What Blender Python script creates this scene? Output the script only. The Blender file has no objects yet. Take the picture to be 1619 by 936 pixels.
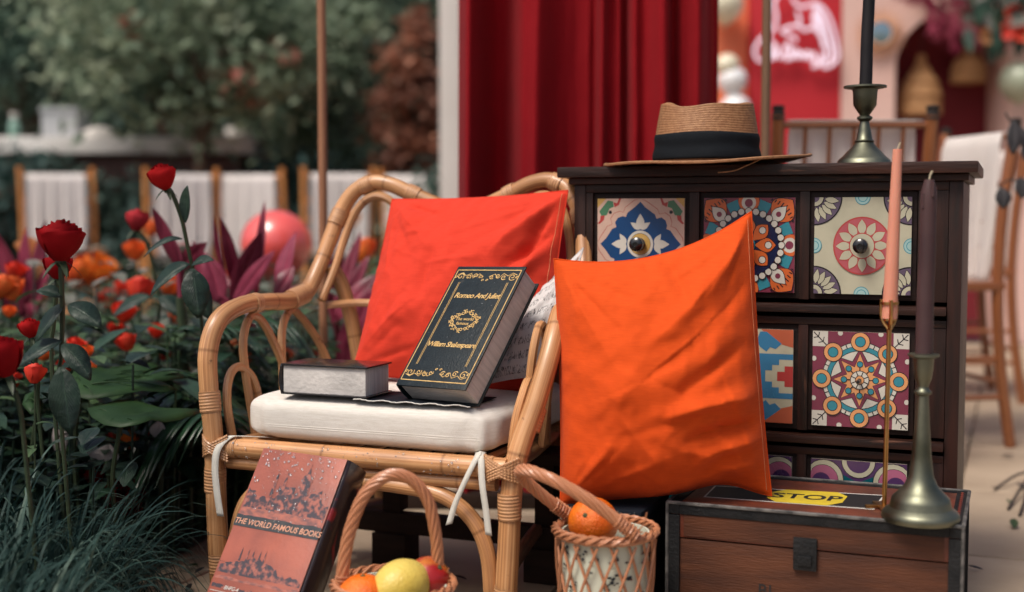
import bpy, bmesh, math, random
from mathutils import Vector, Matrix, Quaternion, noise
V = Vector
R = math.radians
PI = math.pi
sc = bpy.context.scene
col = sc.collection
# ------------------------------------------------------------------ camera
CAM_H, FPX, W0, H0, HOR = 0.64, 2000.0, 1619.0, 936.0, 345.0
PITCH = math.atan((H0/2-HOR)/FPX)
cd = bpy.data.cameras.new('camera'); cam = bpy.data.objects.new('camera', cd); col.objects.link(cam)
cam.location = (0, 0, CAM_H); cam.rotation_euler = (PI/2-PITCH, 0, 0)
cd.sensor_width = 36; cd.lens = 36*FPX/W0; cd.clip_start = .05; cd.clip_end = 500
cd.dof.use_dof = True; cd.dof.focus_distance = 2.02; cd.dof.aperture_fstop = 1.8
sc.camera = cam
# ------------------------------------------------------------------ sky, sun, exposure
SUN_EL, SUN_AZ = 58, 224         # azimuth: direction the light comes from, from +Y clockwise
wd = bpy.data.worlds.new('World'); sc.world = wd; wd.use_nodes = True
nt = wd.node_tree; bg = nt.nodes['Background']
sky = nt.nodes.new('ShaderNodeTexSky'); sky.sky_type = 'NISHITA'; sky.sun_disc = False
sky.sun_elevation = R(SUN_EL); sky.sun_rotation = R(SUN_AZ); sky.air_density = 0.8; sky.dust_density = 6.0; sky.ozone_density = 1.0
nt.links.new(sky.outputs[0], bg.inputs[0]); bg.inputs[1].default_value = 0.062
sl = bpy.data.lights.new('sun', 'SUN'); sun = bpy.data.objects.new('sun', sl); col.objects.link(sun)
sl.energy = 1.5; sl.angle = R(20); sl.color = (1, .93, .84)
sd = V((math.sin(R(SUN_AZ))*math.cos(R(SUN_EL)), math.cos(R(SUN_AZ))*math.cos(R(SUN_EL)), math.sin(R(SUN_EL))))
sun.rotation_euler = sd.to_track_quat('Z', 'Y').to_euler(); sun.location = (0, 0, 8)
sc.view_settings.view_transform = 'Standard'; sc.view_settings.look = 'None'
sc.view_settings.exposure = 0.95; sc.view_settings.gamma = 1.0
sc.render.engine = 'CYCLES'
# ------------------------------------------------------------------ pixel helpers
def ray(px, py):
    f = V((0, math.cos(PITCH), -math.sin(PITCH))); u = V((0, math.sin(PITCH), math.cos(PITCH)))
    return f+V((1, 0, 0))*((px-W0/2)/FPX)+u*((H0/2-py)/FPX)
def P(px, py, Y):
    d = ray(px, py); return V((0, 0, CAM_H))+d*(Y/d.y)
def Zp(px, py, z):
    d = ray(px, py); return V((0, 0, CAM_H))+d*((z-CAM_H)/d.z)
# ------------------------------------------------------------------ mesh builder
def crom(pts, sub=6, closed=False):
    pts = [V(p) for p in pts]; n = len(pts); out = []
    rng = range(n if closed else n-1)
    for i in rng:
        if closed: a, b, c, d = pts[(i-1) % n], pts[i], pts[(i+1) % n], pts[(i+2) % n]
        else:
            b, c = pts[i], pts[i+1]
            a = pts[i-1] if i > 0 else b*2-c
            d = pts[i+2] if i+2 < n else c*2-b
        for k in range(sub):
            t = k/sub; t2 = t*t; t3 = t2*t
            out.append(.5*((2*b)+(c-a)*t+(2*a-5*b+4*c-d)*t2+(3*b-a-3*c+d)*t3))
    if not closed: out.append(pts[-1].copy())
    return out
def frames(pts, closed=False):
    n = len(pts); T = []
    for i in range(n):
        if closed: t = pts[(i+1) % n]-pts[i-1]
        else: t = pts[min(i+1, n-1)]-pts[max(i-1, 0)]
        if t.length < 1e-9: t = V((0, 0, 1))
        T.append(t.normalized())
    ref = V((0, 0, 1)) if abs(T[0].z) < .9 else V((1, 0, 0))
    N = (ref-T[0]*ref.dot(T[0])).normalized(); out = []
    for i in range(n):
        if i:
            ax = T[i-1].cross(T[i])
            if ax.length > 1e-8: N = Quaternion(ax.normalized(), T[i-1].angle(T[i]))@N
            N = (N-T[i]*N.dot(T[i])).normalized()
        out.append((T[i], N, T[i].cross(N)))
    return out
class MB:
    def __init__(s): s.v = []; s.f = []; s.m = []; s.uv = []
    def quad(s, idx, m=0, uv=None): s.f.append(tuple(idx)); s.m.append(m); s.uv.append(uv)
    def poly(s, pts, m=0, uv=None):
        b = len(s.v); s.v += [V(p) for p in pts]; s.quad(range(b, b+len(pts)), m, uv)
    def box(s, c, d, m=0, rot=None):
        c = V(c); b = len(s.v)
        for z in (-1, 1):
            for y in (-1, 1):
                for x in (-1, 1):
                    p = V((x*d[0]/2, y*d[1]/2, z*d[2]/2))
                    s.v.append(c+(rot@p if rot else p))
        for q in ((0, 2, 3, 1), (4, 5, 7, 6), (0, 1, 5, 4), (2, 6, 7, 3), (0, 4, 6, 2), (1, 3, 7, 5)): s.quad([b+i for i in q], m)
    def bx(s, x0, x1, y0, y1, z0, z1, m=0): s.box(((x0+x1)/2, (y0+y1)/2, (z0+z1)/2), (x1-x0, y1-y0, z1-z0), m)
    def tube(s, pts, r, n=8, closed=False, m=0, cap=True, sub=0, flat=1.0):
        if sub: pts = crom(pts, sub, closed)
        else: pts = [V(p) for p in pts]
        F = frames(pts, closed); b = len(s.v); L = 0; Ls = []; N = len(pts)
        for i, p in enumerate(pts):
            if i: L += (p-pts[i-1]).length
            Ls.append(L); t = i/(N-1) if N > 1 else 0
            rr = r(t) if callable(r) else (r[min(i, len(r)-1)] if isinstance(r, (list, tuple)) else r)
            for k in range(n):
                a = 2*PI*k/n; s.v.append(p+F[i][1]*(math.cos(a)*rr)+F[i][2]*(math.sin(a)*rr*flat))
        for i in range(N if closed else N-1):
            j = (i+1) % N
            for k in range(n):
                k2 = (k+1) % n
                s.quad((b+i*n+k, b+i*n+k2, b+j*n+k2, b+j*n+k), m, [(Ls[i], k/n), (Ls[i], (k+1)/n), (Ls[j] if j else L+.01, (k+1)/n), (Ls[j] if j else L+.01, k/n)])
        if cap and not closed:
            s.quad([b+k for k in range(n-1, -1, -1)], m); s.quad([b+(N-1)*n+k for k in range(n)], m)
    def lathe(s, prof, n=24, c=(0, 0, 0), m=0, axis=None, cap=True):
        c = V(c); b = len(s.v); q = axis.to_track_quat('Z', 'Y') if axis else None
        for (r, z) in prof:
            for k in range(n):
                a = 2*PI*k/n; p = V((r*math.cos(a), r*math.sin(a), z)); s.v.append(c+(q@p if q else p))
        L = 0
        for i in range(len(prof)-1):
            d = math.hypot(prof[i+1][0]-prof[i][0], prof[i+1][1]-prof[i][1])
            for k in range(n):
                k2 = (k+1) % n
                s.quad((b+i*n+k, b+i*n+k2, b+(i+1)*n+k2, b+(i+1)*n+k), m, [(k/n, L), ((k+1)/n, L), ((k+1)/n, L+d), (k/n, L+d)])
            L += d
        if cap:
            if prof[0][0] > 1e-5: s.quad([b+k for k in range(n-1, -1, -1)], m)
            if prof[-1][0] > 1e-5: s.quad([b+(len(prof)-1)*n+k for k in range(n)], m)
    def grid(s, fn, nu, nv, m=0, cu=False, flip=False):
        b = len(s.v)
        for j in range(nv+1):
            for i in range(nu+(0 if cu else 1)): s.v.append(V(fn(i/nu, j/nv)))
        w = nu if cu else nu+1
        for j in range(nv):
            for i in range(nu):
                i2 = (i+1) % w
                q = (b+j*w+i, b+j*w+i2, b+(j+1)*w+i2, b+(j+1)*w+i)
                uv = [(i/nu, j/nv), ((i+1)/nu, j/nv), ((i+1)/nu, (j+1)/nv), (i/nu, (j+1)/nv)]
                if flip: q = q[::-1]; uv = uv[::-1]
                s.quad(q, m, uv)
    def sphere(s, c, r, n=12, m=0, sc_=(1, 1, 1), rot=None):
        c = V(c)
        def fn(u, v):
            a = 2*PI*u; t = PI*v; p = V((math.sin(t)*math.cos(a)*sc_[0], math.sin(t)*math.sin(a)*sc_[1], -math.cos(t)*sc_[2]))*r
            return c+(rot@p if rot else p)
        s.grid(fn, n, max(4, n*2//3), m, cu=True)
    def leaf(s, p, d, nrm, L, W, droop=.2, fold=.15, seg=6, shape='ell', m=0, twist=0, two=True):
        p = V(p); d = V(d).normalized(); nrm = V(nrm); b = len(s.v)
        side = d.cross(nrm)
        if side.length < 1e-4: side = d.cross(V((.3, .8, .5)))
        side.normalize(); up = side.cross(d)
        for i in range(seg+1):
            t = i/seg
            if shape == 'ell': w = math.sin(PI*min(1, t*.96+.02))**.8
            elif shape == 'lance': w = (math.sin(PI*min(1, .12+t*.88))**.9)
            elif shape == 'heart': w = math.sin(PI*(t**.55)*.98)**.7
            else: w = (1-t)**.6
            c = p+d*(L*t)+V((0, 0, -1))*(droop*L*t*t)
            sv = side if not twist else Quaternion(d, twist*t)@side
            uv_ = up if not twist else Quaternion(d, twist*t)@up
            hw = W*.5*w
            if two: s.v += [c-sv*hw+uv_*(fold*hw), c, c+sv*hw+uv_*(fold*hw)]
            else: s.v += [c-sv*hw, c+sv*hw]
        k = 3 if two else 2
        for i in range(seg):
            for q in range(k-1):
                a = b+i*k+q; u0 = q/(k-1); u1 = (q+1)/(k-1)
                s.quad((a, a+1, a+k+1, a+k), m, [(u0, i/seg), (u1, i/seg), (u1, (i+1)/seg), (u0, (i+1)/seg)])
    def xf(s, M): s.v = [M@p for p in s.v]; return s
    def solid(s, th):   # thickness for open sheets is added with a modifier in obj()
        s.th = th; return s
MW = {}
def setp(o, label=None, cat=None, group=None, kind=None):
    if label: o['label'] = label
    if cat: o['category'] = cat
    if group: o['group'] = group
    if kind: o['kind'] = kind
    return o
def thing(name, label, cat, loc=(0, 0, 0), rz=0, group=None, M=None):
    o = bpy.data.objects.new(name, None); col.objects.link(o); o.empty_display_size = .05
    if M is None: M = Matrix.Translation(V(loc))@Matrix.Rotation(rz, 4, 'Z')
    o.matrix_world = M; MW[o.name] = M.copy()
    return setp(o, label, cat, group)
def obj(name, mb, mats, parent=None, smooth=True, bevel=0, world=False, solid=0, sharp=40, bseg=2):
    me = bpy.data.meshes.new(name)
    vs = mb.v
    org = None
    if parent is None and not world: pass
    if parent is not None and world:
        q = parent; Ms = Matrix.Identity(4)
        while q is not None: Ms = MW.get(q.name, Matrix.Identity(4))@Ms; q = q.parent
        inv = Ms.inverted(); vs = [inv@p for p in vs]
    me.from_pydata([tuple(p) for p in vs], [], mb.f)
    if not isinstance(mats, (list, tuple)): mats = [mats]
    for m in mats: me.materials.append(MT[m])
    if len(mats) > 1: me.polygons.foreach_set('material_index', mb.m)
    if any(u is not None for u in mb.uv):
        ul = me.uv_layers.new(name='UVMap').data; i = 0
        for f, u in zip(mb.f, mb.uv):
            for k in range(len(f)):
                if u is not None: ul[i].uv = u[k]
                i += 1
    if bevel:
        bm = bmesh.new(); bm.from_mesh(me); bmesh.ops.remove_doubles(bm, verts=bm.verts, dist=1e-6)
        es = [e for e in bm.edges if len(e.link_faces) == 2 and e.calc_face_angle(0) > R(30)]
        bmesh.ops.bevel(bm, geom=es, offset=bevel, segments=bseg, affect='EDGES', profile=.7); bm.to_mesh(me); bm.free()
    if smooth:
        me.polygons.foreach_set('use_smooth', [True]*len(me.polygons)); me.set_sharp_from_angle(angle=R(sharp))
    me.update()
    o = bpy.data.objects.new(name, me); col.objects.link(o)
    if parent is not None: o.parent = parent
    if solid:
        md = o.modifiers.new('thickness', 'SOLIDIFY'); md.thickness = solid; md.offset = 0
    return o
def copy_tree(o, M=None, parent=None, label=None, group=None):
    c = o.copy(); col.objects.link(c); c.parent = parent
    if M is not None: c.matrix_world = M; MW[c.name] = M.copy()
    if label: c['label'] = label
    if group: c['group'] = group
    for ch in list(o.children): copy_tree(ch, None, c)
    return c
_tc = {}
def text2d(body, size=1.0, shear=0, offset=0, space=1.0):
    key = (body, shear, offset, space)
    if key not in _tc:
        cu = bpy.data.curves.new('t', 'FONT'); cu.body = body; cu.size = 1; cu.align_x = 'CENTER'; cu.align_y = 'CENTER'
        cu.shear = shear; cu.offset = offset; cu.space_character = space; cu.resolution_u = 3
        o = bpy.data.objects.new('t', cu); col.objects.link(o)
        dg = bpy.context.evaluated_depsgraph_get(); me = o.evaluated_get(dg).to_mesh()
        _tc[key] = ([v.co.copy() for v in me.vertices], [tuple(p.vertices) for p in me.polygons])
        bpy.data.objects.remove(o); bpy.data.curves.remove(cu)
    vs, fs = _tc[key]
    return [(v.x*size, v.y*size) for v in vs], fs
def add_text(mb, body, fn, size, m=0, **k):
    vs, fs = text2d(body, size, **k); b = len(mb.v)
    mb.v += [V(fn(x, y)) for x, y in vs]
    for f in fs: mb.quad([b+i for i in f], m)
# ------------------------------------------------------------------ materials
MT = {}
def srgb(r, g, b):
    f = lambda c: (c/255)/12.92 if c/255 <= .04045 else (((c/255)+.055)/1.055)**2.4
    return (f(r), f(g), f(b))
def M(name, c1, c2=None, scale=20, detail=4, rough=.5, metal=0, bump=0, bscale=60, coat=0, stretch=(1, 1, 1), coord='Object',
      ramp=(.35, .65), transl=None, sheen=0, spec=.5, emis=0, rvar=0, bdetail=3, distort=0, c3=None, sss=0, alpha=1):
    m = bpy.data.materials.new(name); m.use_nodes = True; t = m.node_tree; L = t.links.new
    b = t.nodes['Principled BSDF']; b.inputs['Roughness'].default_value = rough; b.inputs['Metallic'].default_value = metal
    b.inputs['Specular IOR Level'].default_value = spec
    b.inputs['Base Color'].default_value = (*c1, 1); b.inputs['Coat Weight'].default_value = coat; b.inputs['Coat Roughness'].default_value = .15
    b.inputs['Sheen Weight'].default_value = sheen
    if sss: b.inputs['Subsurface Weight'].default_value = sss; b.inputs['Subsurface Scale'].default_value = .01
    if emis: b.inputs['Emission Color'].default_value = (*c1, 1); b.inputs['Emission Strength'].default_value = emis
    tc = t.nodes.new('ShaderNodeTexCoord'); mp = t.nodes.new('ShaderNodeMapping'); mp.inputs['Scale'].default_value = stretch
    L(tc.outputs[coord], mp.inputs[0])
    base = None
    if c2 is not None:
        n = t.nodes.new('ShaderNodeTexNoise'); n.inputs['Scale'].default_value = scale; n.inputs['Detail'].default_value = detail
        n.inputs['Distortion'].default_value = distort
        L(mp.outputs[0], n.inputs[0]); r = t.nodes.new('ShaderNodeValToRGB'); e = r.color_ramp.elements
        e[0].position = ramp[0]; e[0].color = (*c1, 1); e[1].position = ramp[1]; e[1].color = (*c2, 1)
        if c3 is not None: q = e.new(min(.99, ramp[1]+.12)); q.color = (*c3, 1)
        L(n.outputs[0], r.inputs[0]); L(r.outputs[0], b.inputs['Base Color']); base = r.outputs[0]
        if rvar:
            mr = t.nodes.new('ShaderNodeMapRange'); mr.inputs[3].default_value = max(0.02, rough-rvar); mr.inputs[4].default_value = min(1, rough+rvar)
            L(n.outputs[0], mr.inputs[0]); L(mr.outputs[0], b.inputs['Roughness'])
    if bump:
        n2 = t.nodes.new('ShaderNodeTexNoise'); n2.inputs['Scale'].default_value = bscale; n2.inputs['Detail'].default_value = bdetail
        L(mp.outputs[0], n2.inputs[0]); bp = t.nodes.new('ShaderNodeBump'); bp.inputs['Strength'].default_value = bump; bp.inputs['Distance'].default_value = .004
        L(n2.outputs[0], bp.inputs['Height']); L(bp.outputs[0], b.inputs['Normal'])
    if transl is not None:
        tr = t.nodes.new('ShaderNodeBsdfTranslucent'); mx = t.nodes.new('ShaderNodeMixShader'); mx.inputs[0].default_value = transl
        if base is not None: L(base, tr.inputs[0])
        else: tr.inputs[0].default_value = (*c1, 1)
        L(b.outputs[0], mx.inputs[1]); L(tr.outputs[0], mx.inputs[2]); L(mx.outputs[0], t.nodes['Material Output'].inputs[0])
    MT[name] = m; return m
def fabric(name, c1, c2, weave=2600, bump=.15, sheen=.03, rough=.85, scale=4, transl=None, wb=(1, 1), slub=(1, 1, 1), detail=4):
    m = M(name, c1, c2, scale=scale, rough=rough, stretch=slub, detail=detail, sheen=sheen, spec=.2, transl=transl); t = m.node_tree; L = t.links.new
    tc = t.nodes.new('ShaderNodeTexCoord'); ws = []
    for ax in ('X', 'Z'):
        w = t.nodes.new('ShaderNodeTexWave'); w.bands_direction = ax; w.inputs['Scale'].default_value = weave*(wb[0] if ax == 'X' else wb[1])/6.28; w.inputs['Distortion'].default_value = 1.5
        w.inputs['Detail'].default_value = 1; w.inputs['Detail Scale'].default_value = 3
        L(tc.outputs['Object'], w.inputs[0]); ws.append(w)
    mx = t.nodes.new('ShaderNodeMath'); mx.operation = 'ADD'; L(ws[0].outputs['Fac'], mx.inputs[0]); L(ws[1].outputs['Fac'], mx.inputs[1])
    n = t.nodes.new('ShaderNodeTexNoise'); n.inputs['Scale'].default_value = 18; n.inputs['Detail'].default_value = 5; L(tc.outputs['Object'], n.inputs[0])
    b1 = t.nodes.new('ShaderNodeBump'); b1.inputs['Strength'].default_value = bump; b1.inputs['Distance'].default_value = .0006; L(mx.outputs[0], b1.inputs['Height'])
    b2 = t.nodes.new('ShaderNodeBump'); b2.inputs['Strength'].default_value = .5; b2.inputs['Distance'].default_value = .006; L(n.outputs[0], b2.inputs['Height'])
    L(b1.outputs[0], b2.inputs['Normal']); L(b2.outputs[0], t.nodes['Principled BSDF'].inputs['Normal'])
    return m
def uvgrain(name, c1, c2, c3, su=6, sv=14, rough=.4, coat=.3, bump=.3, scuff=None, rings=0):
    """cane and rattan: streaks along the length, optional dark scuffs, optional wrap rings"""
    m = M(name, c1, rough=rough, coat=coat); t = m.node_tree; L = t.links.new; b = t.nodes['Principled BSDF']
    uv = t.nodes.new('ShaderNodeUVMap'); mp = t.nodes.new('ShaderNodeMapping'); mp.inputs['Scale'].default_value = (su, sv, 1); L(uv.outputs[0], mp.inputs[0])
    n = t.nodes.new('ShaderNodeTexNoise'); n.inputs['Scale'].default_value = 1; n.inputs['Detail'].default_value = 6; n.inputs['Roughness'].default_value = .65; L(mp.outputs[0], n.inputs[0])
    r = t.nodes.new('ShaderNodeValToRGB'); e = r.color_ramp.elements; e[0].position = .3; e[0].color = (*c2, 1); e[1].position = .7; e[1].color = (*c3, 1)
    q = e.new(.5); q.color = (*c1, 1); L(n.outputs[0], r.inputs[0]); out = r.outputs[0]
    tc = t.nodes.new('ShaderNodeTexCoord')
    if scuff:
        n3 = t.nodes.new('ShaderNodeTexNoise'); n3.inputs['Scale'].default_value = 45; n3.inputs['Detail'].default_value = 5; n3.inputs['Roughness'].default_value = .7
        L(tc.outputs['Object'], n3.inputs[0]); r3 = t.nodes.new('ShaderNodeValToRGB'); r3.color_ramp.elements[0].position = .64; r3.color_ramp.elements[1].position = .74
        L(n3.outputs[0], r3.inputs[0]); mx = t.nodes.new('ShaderNodeMix'); mx.data_type = 'RGBA'; L(r3.outputs[0], mx.inputs[0]); L(out, mx.inputs[6]); mx.inputs[7].default_value = (*scuff, 1); out = mx.outputs[2]
        n4 = t.nodes.new('ShaderNodeTexNoise'); n4.inputs['Scale'].default_value = 9; n4.inputs['Detail'].default_value = 2; L(tc.outputs['Object'], n4.inputs[0])
        hs = t.nodes.new('ShaderNodeHueSaturation'); mr = t.nodes.new('ShaderNodeMapRange'); mr.inputs[1].default_value = .3; mr.inputs[2].default_value = .7; mr.inputs[3].default_value = .7; mr.inputs[4].default_value = 1.25
        L(n4.outputs[0], mr.inputs[0]); L(mr.outputs[0], hs.inputs['Value']); L(out, hs.inputs['Color']); out = hs.outputs[0]
    if scuff:
        sx = t.nodes.new('ShaderNodeSeparateXYZ'); L(uv.outputs[0], sx.inputs[0]); md = t.nodes.new('ShaderNodeMath'); md.operation = 'PINGPONG'; md.inputs[1].default_value = .105; L(sx.outputs[0], md.inputs[0])
        r5 = t.nodes.new('ShaderNodeValToRGB'); r5.color_ramp.elements[0].position = .0; r5.color_ramp.elements[0].color = (.45, .38, .32, 1); r5.color_ramp.elements[1].position = .0028; r5.color_ramp.elements[1].color = (1, 1, 1, 1)
        L(md.outputs[0], r5.inputs[0]); m5 = t.nodes.new('ShaderNodeMix'); m5.data_type = 'RGBA'; m5.blend_type = 'MULTIPLY'; m5.inputs[0].default_value = .8; L(out, m5.inputs[6]); L(r5.outputs[0], m5.inputs[7]); out = m5.outputs[2]
    L(out, b.inputs['Base Color'])
    h = n.outputs[0]
    if rings:
        w = t.nodes.new('ShaderNodeTexWave'); w.bands_direction = 'X'; w.inputs['Scale'].default_value = rings; L(uv.outputs[0], w.inputs[0]); h = w.outputs['Fac']
        mx2 = t.nodes.new('ShaderNodeMix'); mx2.data_type = 'RGBA'; mx2.blend_type = 'MULTIPLY'; mx2.inputs[0].default_value = .3
        r4 = t.nodes.new('ShaderNodeValToRGB'); r4.color_ramp.elements[0].color = (.35, .3, .25, 1); r4.color_ramp.elements[0].position = .05; r4.color_ramp.elements[1].position = .4
        L(w.outputs['Fac'], r4.inputs[0]); L(out, mx2.inputs[6]); L(r4.outputs[0], mx2.inputs[7]); L(mx2.outputs[2], b.inputs['Base Color'])
    bp = t.nodes.new('ShaderNodeBump'); bp.inputs['Strength'].default_value = bump; bp.inputs['Distance'].default_value = .002; L(h, bp.inputs['Height']); L(bp.outputs[0], b.inputs['Normal'])
    return m
uvgrain('rattan', (.48, .232, .094), (.23, .092, .034), (.64, .375, .185), su=2.2, sv=22, rough=.42, coat=.25, scuff=(.10, .04, .02))
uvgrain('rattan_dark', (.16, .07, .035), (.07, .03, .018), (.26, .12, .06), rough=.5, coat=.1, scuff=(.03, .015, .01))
uvgrain('cane_wrap', (.52, .27, .125), (.34, .15, .065), (.64, .37, .19), su=400, sv=3, rough=.45, rings=60, bump=.45)
uvgrain('wicker', (.44, .18, .085), (.28, .09, .04), (.56, .27, .14), rough=.4, coat=.2)
uvgrain('chair_wood', (.22, .072, .024), (.10, .03, .012), (.36, .14, .05), rough=.35, coat=.3, su=4)
uvgrain('chair_wood_warm', (.24, .078, .026), (.13, .04, .014), (.34, .13, .045), rough=.35, coat=.3, su=4)
uvgrain('chair_wood_pale', (.74, .31, .095), (.60, .22, .06), (.82, .40, .15), rough=.35, coat=.3, su=4)
uvgrain('pole_wood', (.30, .13, .065), (.2, .08, .04), (.38, .18, .09), rough=.55, coat=.1, su=3)
uvgrain('pole_wood_grey', (.16, .085, .045), (.1, .05, .025), (.23, .13, .07), rough=.6, coat=0, su=3)
fabric('pillow_coral', (.565, .036, .016), (.61, .042, .019), slub=(12, 12, 170), detail=7)
fabric('pillow_orange', (.575, .061, .005), (.63, .072, .006), slub=(12, 12, 170), detail=7)
fabric('cushion_linen', (.63, .59, .53), (.70, .67, .62), bump=.3, slub=(12, 12, 170), detail=7)
fabric('ribbon', (.55, .53, .47), (.66, .64, .58))
fabric('curtain', (.24, .003, .008), (.31, .005, .011), transl=.25, bump=.15, weave=3000, scale=2)
fabric('curtain_hem', (.42, .04, .03), (.36, .03, .025))
fabric('chair_cloth', (.78, .73, .70), (.84, .79, .77), transl=.3)
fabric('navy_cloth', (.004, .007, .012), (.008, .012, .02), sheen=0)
fabric('hat_band', (.002, .004, .006), (.004, .006, .009), weave=3000, sheen=0)
M('dark_wood', (.044, .015, .009), (.011, .005, .004), scale=6, stretch=(1, 8, 8), rough=.5, coat=.05, spec=.3, bump=.25, bscale=20, c3=(.13, .050, .028), rvar=.12)
M('dark_wood_v', (.036, .012, .008), (.010, .005, .004), scale=6, stretch=(8, 8, 1), rough=.5, coat=.05, spec=.3, bump=.25, bscale=20, c3=(.13, .050, .028), rvar=.12)
M('drawer_wood', (.020, .010, .008), (.010, .006, .006), scale=6, stretch=(1, 8, 8), rough=.6, spec=.2, bump=.2, bscale=20)
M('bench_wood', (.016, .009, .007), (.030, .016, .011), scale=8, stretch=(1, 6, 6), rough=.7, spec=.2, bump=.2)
M('knob', (.004, .005, .006), rough=.18, coat=.6)
M('brass_old', (.115, .12, .085), (.23, .235, .175), scale=14, detail=7, rough=.44, metal=1, rvar=.12, bump=.1, bscale=30)
M('brass_gold', (.50, .27, .09), (.62, .36, .14), scale=20, rough=.28, metal=1)
M('wax_pink', (.60, .24, .16), (.66, .29, .20), scale=5, rough=.45, sss=.3)
M('wax_plum', (.050, .026, .028), (.075, .040, .040), scale=9, rough=.5, spec=.3, sss=.1)
M('wax_black', (.009, .008, .010), (.016, .014, .016), scale=9, rough=.55, spec=.25)
M('wick', (.42, .36, .25), rough=.9)
M('straw', (.24, .105, .042), (.36, .18, .080), scale=160, rough=.6, bump=.3, bscale=400, ramp=(.3, .7))
M('trunk_leather', (.17, .036, .015), (.075, .020, .011), scale=12, detail=8, rough=.5, bump=.3, bscale=120, coat=.1, c3=(.26, .075, .03), rvar=.1)
M('trunk_wood', (.095, .031, .013), (.040, .014, .008), scale=5, detail=8, stretch=(1, 4, 7), rough=.6, spec=.3, bump=.3, bscale=60, c3=(.17, .066, .027))
M('trunk_trim', (.004, .005, .006), (.012, .012, .013), scale=30, rough=.6, spec=.3, bump=.4, bscale=200, detail=8, c3=(.07, .065, .06), ramp=(.35, .66))
M('trunk_edge', (.16, .15, .14), (.03, .03, .03), scale=60, rough=.6)
M('stud', (.25, .05, .03), rough=.35, metal=.4)
M('print_black', (.010, .010, .012), rough=.5)
M('print_yellow', (.62, .47, .025), (.52, .38, .03), scale=30, rough=.5)
M('print_white', (.6, .58, .54), rough=.5)
M('book_green', (.004, .009, .011), (.008, .015, .018), scale=60, detail=7, c3=(.035, .035, .032), ramp=(.35, .66), rough=.38, coat=.08, spec=.35, bump=.25, bscale=260)
M('gilt', (.74, .50, .20), (.62, .38, .13), scale=90, rough=.4, metal=.35)
M('page_edge', (.62, .59, .56), (.48, .46, .44), scale=18, stretch=(1, 1, 14), rough=.8, bump=.4, bscale=120)
M('book_cover_dark', (.012, .012, .014), (.022, .02, .022), scale=40, detail=7, c3=(.06, .055, .05), ramp=(.35, .66), rough=.22, coat=.3)
M('book_salmon', (.38, .105, .066), (.22, .066, .048), scale=11, detail=7, rough=.32, coat=.35, bump=.12, bscale=120)
M('engraving', (.045, .035, .045), (.34, .11, .08), scale=95, detail=6, rough=.35, coat=.3, ramp=(.46, .60))
M('engraving_soft', (.17, .075, .07), (.40, .13, .09), scale=60, detail=6, rough=.35, coat=.3, ramp=(.40, .60), stretch=(1, 1, 2))
M('book_band', (.022, .030, .036), (.05, .05, .05), scale=40, rough=.35, coat=.3)
M('band_letter', (.62, .30, .19), rough=.4)
M('book_spine', (.018, .010, .012), (.20, .012, .014), scale=14, detail=2, rough=.3, coat=.4, ramp=(.56, .62), distort=1.2)
M('water', (.85, .88, .9), rough=.03, coat=1, spec=1, alpha=1)
w = MT['water'].node_tree.nodes['Principled BSDF']; w.inputs['Transmission Weight'].default_value = .9; w.inputs['IOR'].default_value = 1.33
M('orange_peel', (.80, .17, .004), (.70, .11, .003), scale=22, rough=.42, bump=.6, bscale=330, spec=.5, sss=.1)
M('lemon_peel', (.68, .54, .13), (.62, .44, .07), scale=8, rough=.4, bump=.35, bscale=240, c3=(.6, .42, .10))
M('apple_peel', (.55, .20, .02), (.32, .012, .012), scale=14, rough=.3, coat=.2, ramp=(.40, .52))
M('stem_brown', (.05, .06, .02), rough=.8)
M('liner', (.55, .57, .46), (.50, .52, .42), scale=10, rough=.85)
M('liner_print', (.012, .016, .022), (.10, .02, .02), scale=50, rough=.85, ramp=(.55, .6))
M('balloon_pink', (.78, .075, .070), (.80, .13, .11), scale=3, rough=.28, coat=.9, spec=.8)
M('balloon_cream', (.70, .66, .50), rough=.22, coat=.3)
M('balloon_white', (.74, .75, .76), rough=.22, coat=.3)
M('balloon_sage', (.34, .38, .28), rough=.3)
M('rose_red', (.22, .002, .005), (.34, .004, .008), scale=14, rough=.7, spec=.15, transl=.15)
M('rose_bright', (.38, .006, .009), (.50, .014, .015), scale=14, rough=.7, spec=.15, transl=.2)
M('rose_rosy', (.42, .02, .032), (.52, .05, .06), scale=14, rough=.7, spec=.15, transl=.2)
M('bloom_orange', (.74, .10, .016), (.82, .20, .04), scale=20, rough=.6, transl=.25)
M('bloom_red', (.62, .022, .012), (.72, .06, .02), scale=20, rough=.6, transl=.25)
M('bloom_peach', (.72, .33, .13), (.76, .45, .22), scale=20, rough=.6, transl=.25)
M('bloom_fire', (.74, .03, .014), (.80, .30, .03), scale=9, rough=.6, transl=.25)
M('bract_white', (.66, .60, .58), (.58, .50, .50), scale=20, rough=.6, transl=.25)
M('leaf_rose', (.007, .020, .016), (.018, .040, .026), scale=30, rough=.42, coat=.08, spec=.4, bump=.7, bscale=70, transl=.12)
M('leaf_green', (.016, .044, .015), (.030, .072, .022), scale=14, rough=.5, spec=.3, transl=.3, bump=.3, bscale=25)
M('leaf_dark', (.012, .036, .024), (.028, .062, .034), scale=10, rough=.35, coat=.2, transl=.15)
M('leaf_mid', (.030, .068, .030), (.065, .115, .050), scale=10, rough=.4, transl=.2)
M('leaf_grey', (.11, .135, .10), (.20, .19, .17), scale=8, rough=.6, transl=.2)
M('leaf_palm', (.012, .040, .020), (.026, .070, .034), scale=20, rough=.3, coat=.3, transl=.2)
M('grass_pale', (.05, .10, .085), (.09, .14, .11), scale=6, rough=.55, spec=.3, transl=.2)
M('grass_blade', (.009, .029, .028), (.028, .062, .052), scale=6, rough=.6, spec=.2, transl=.15)
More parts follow.
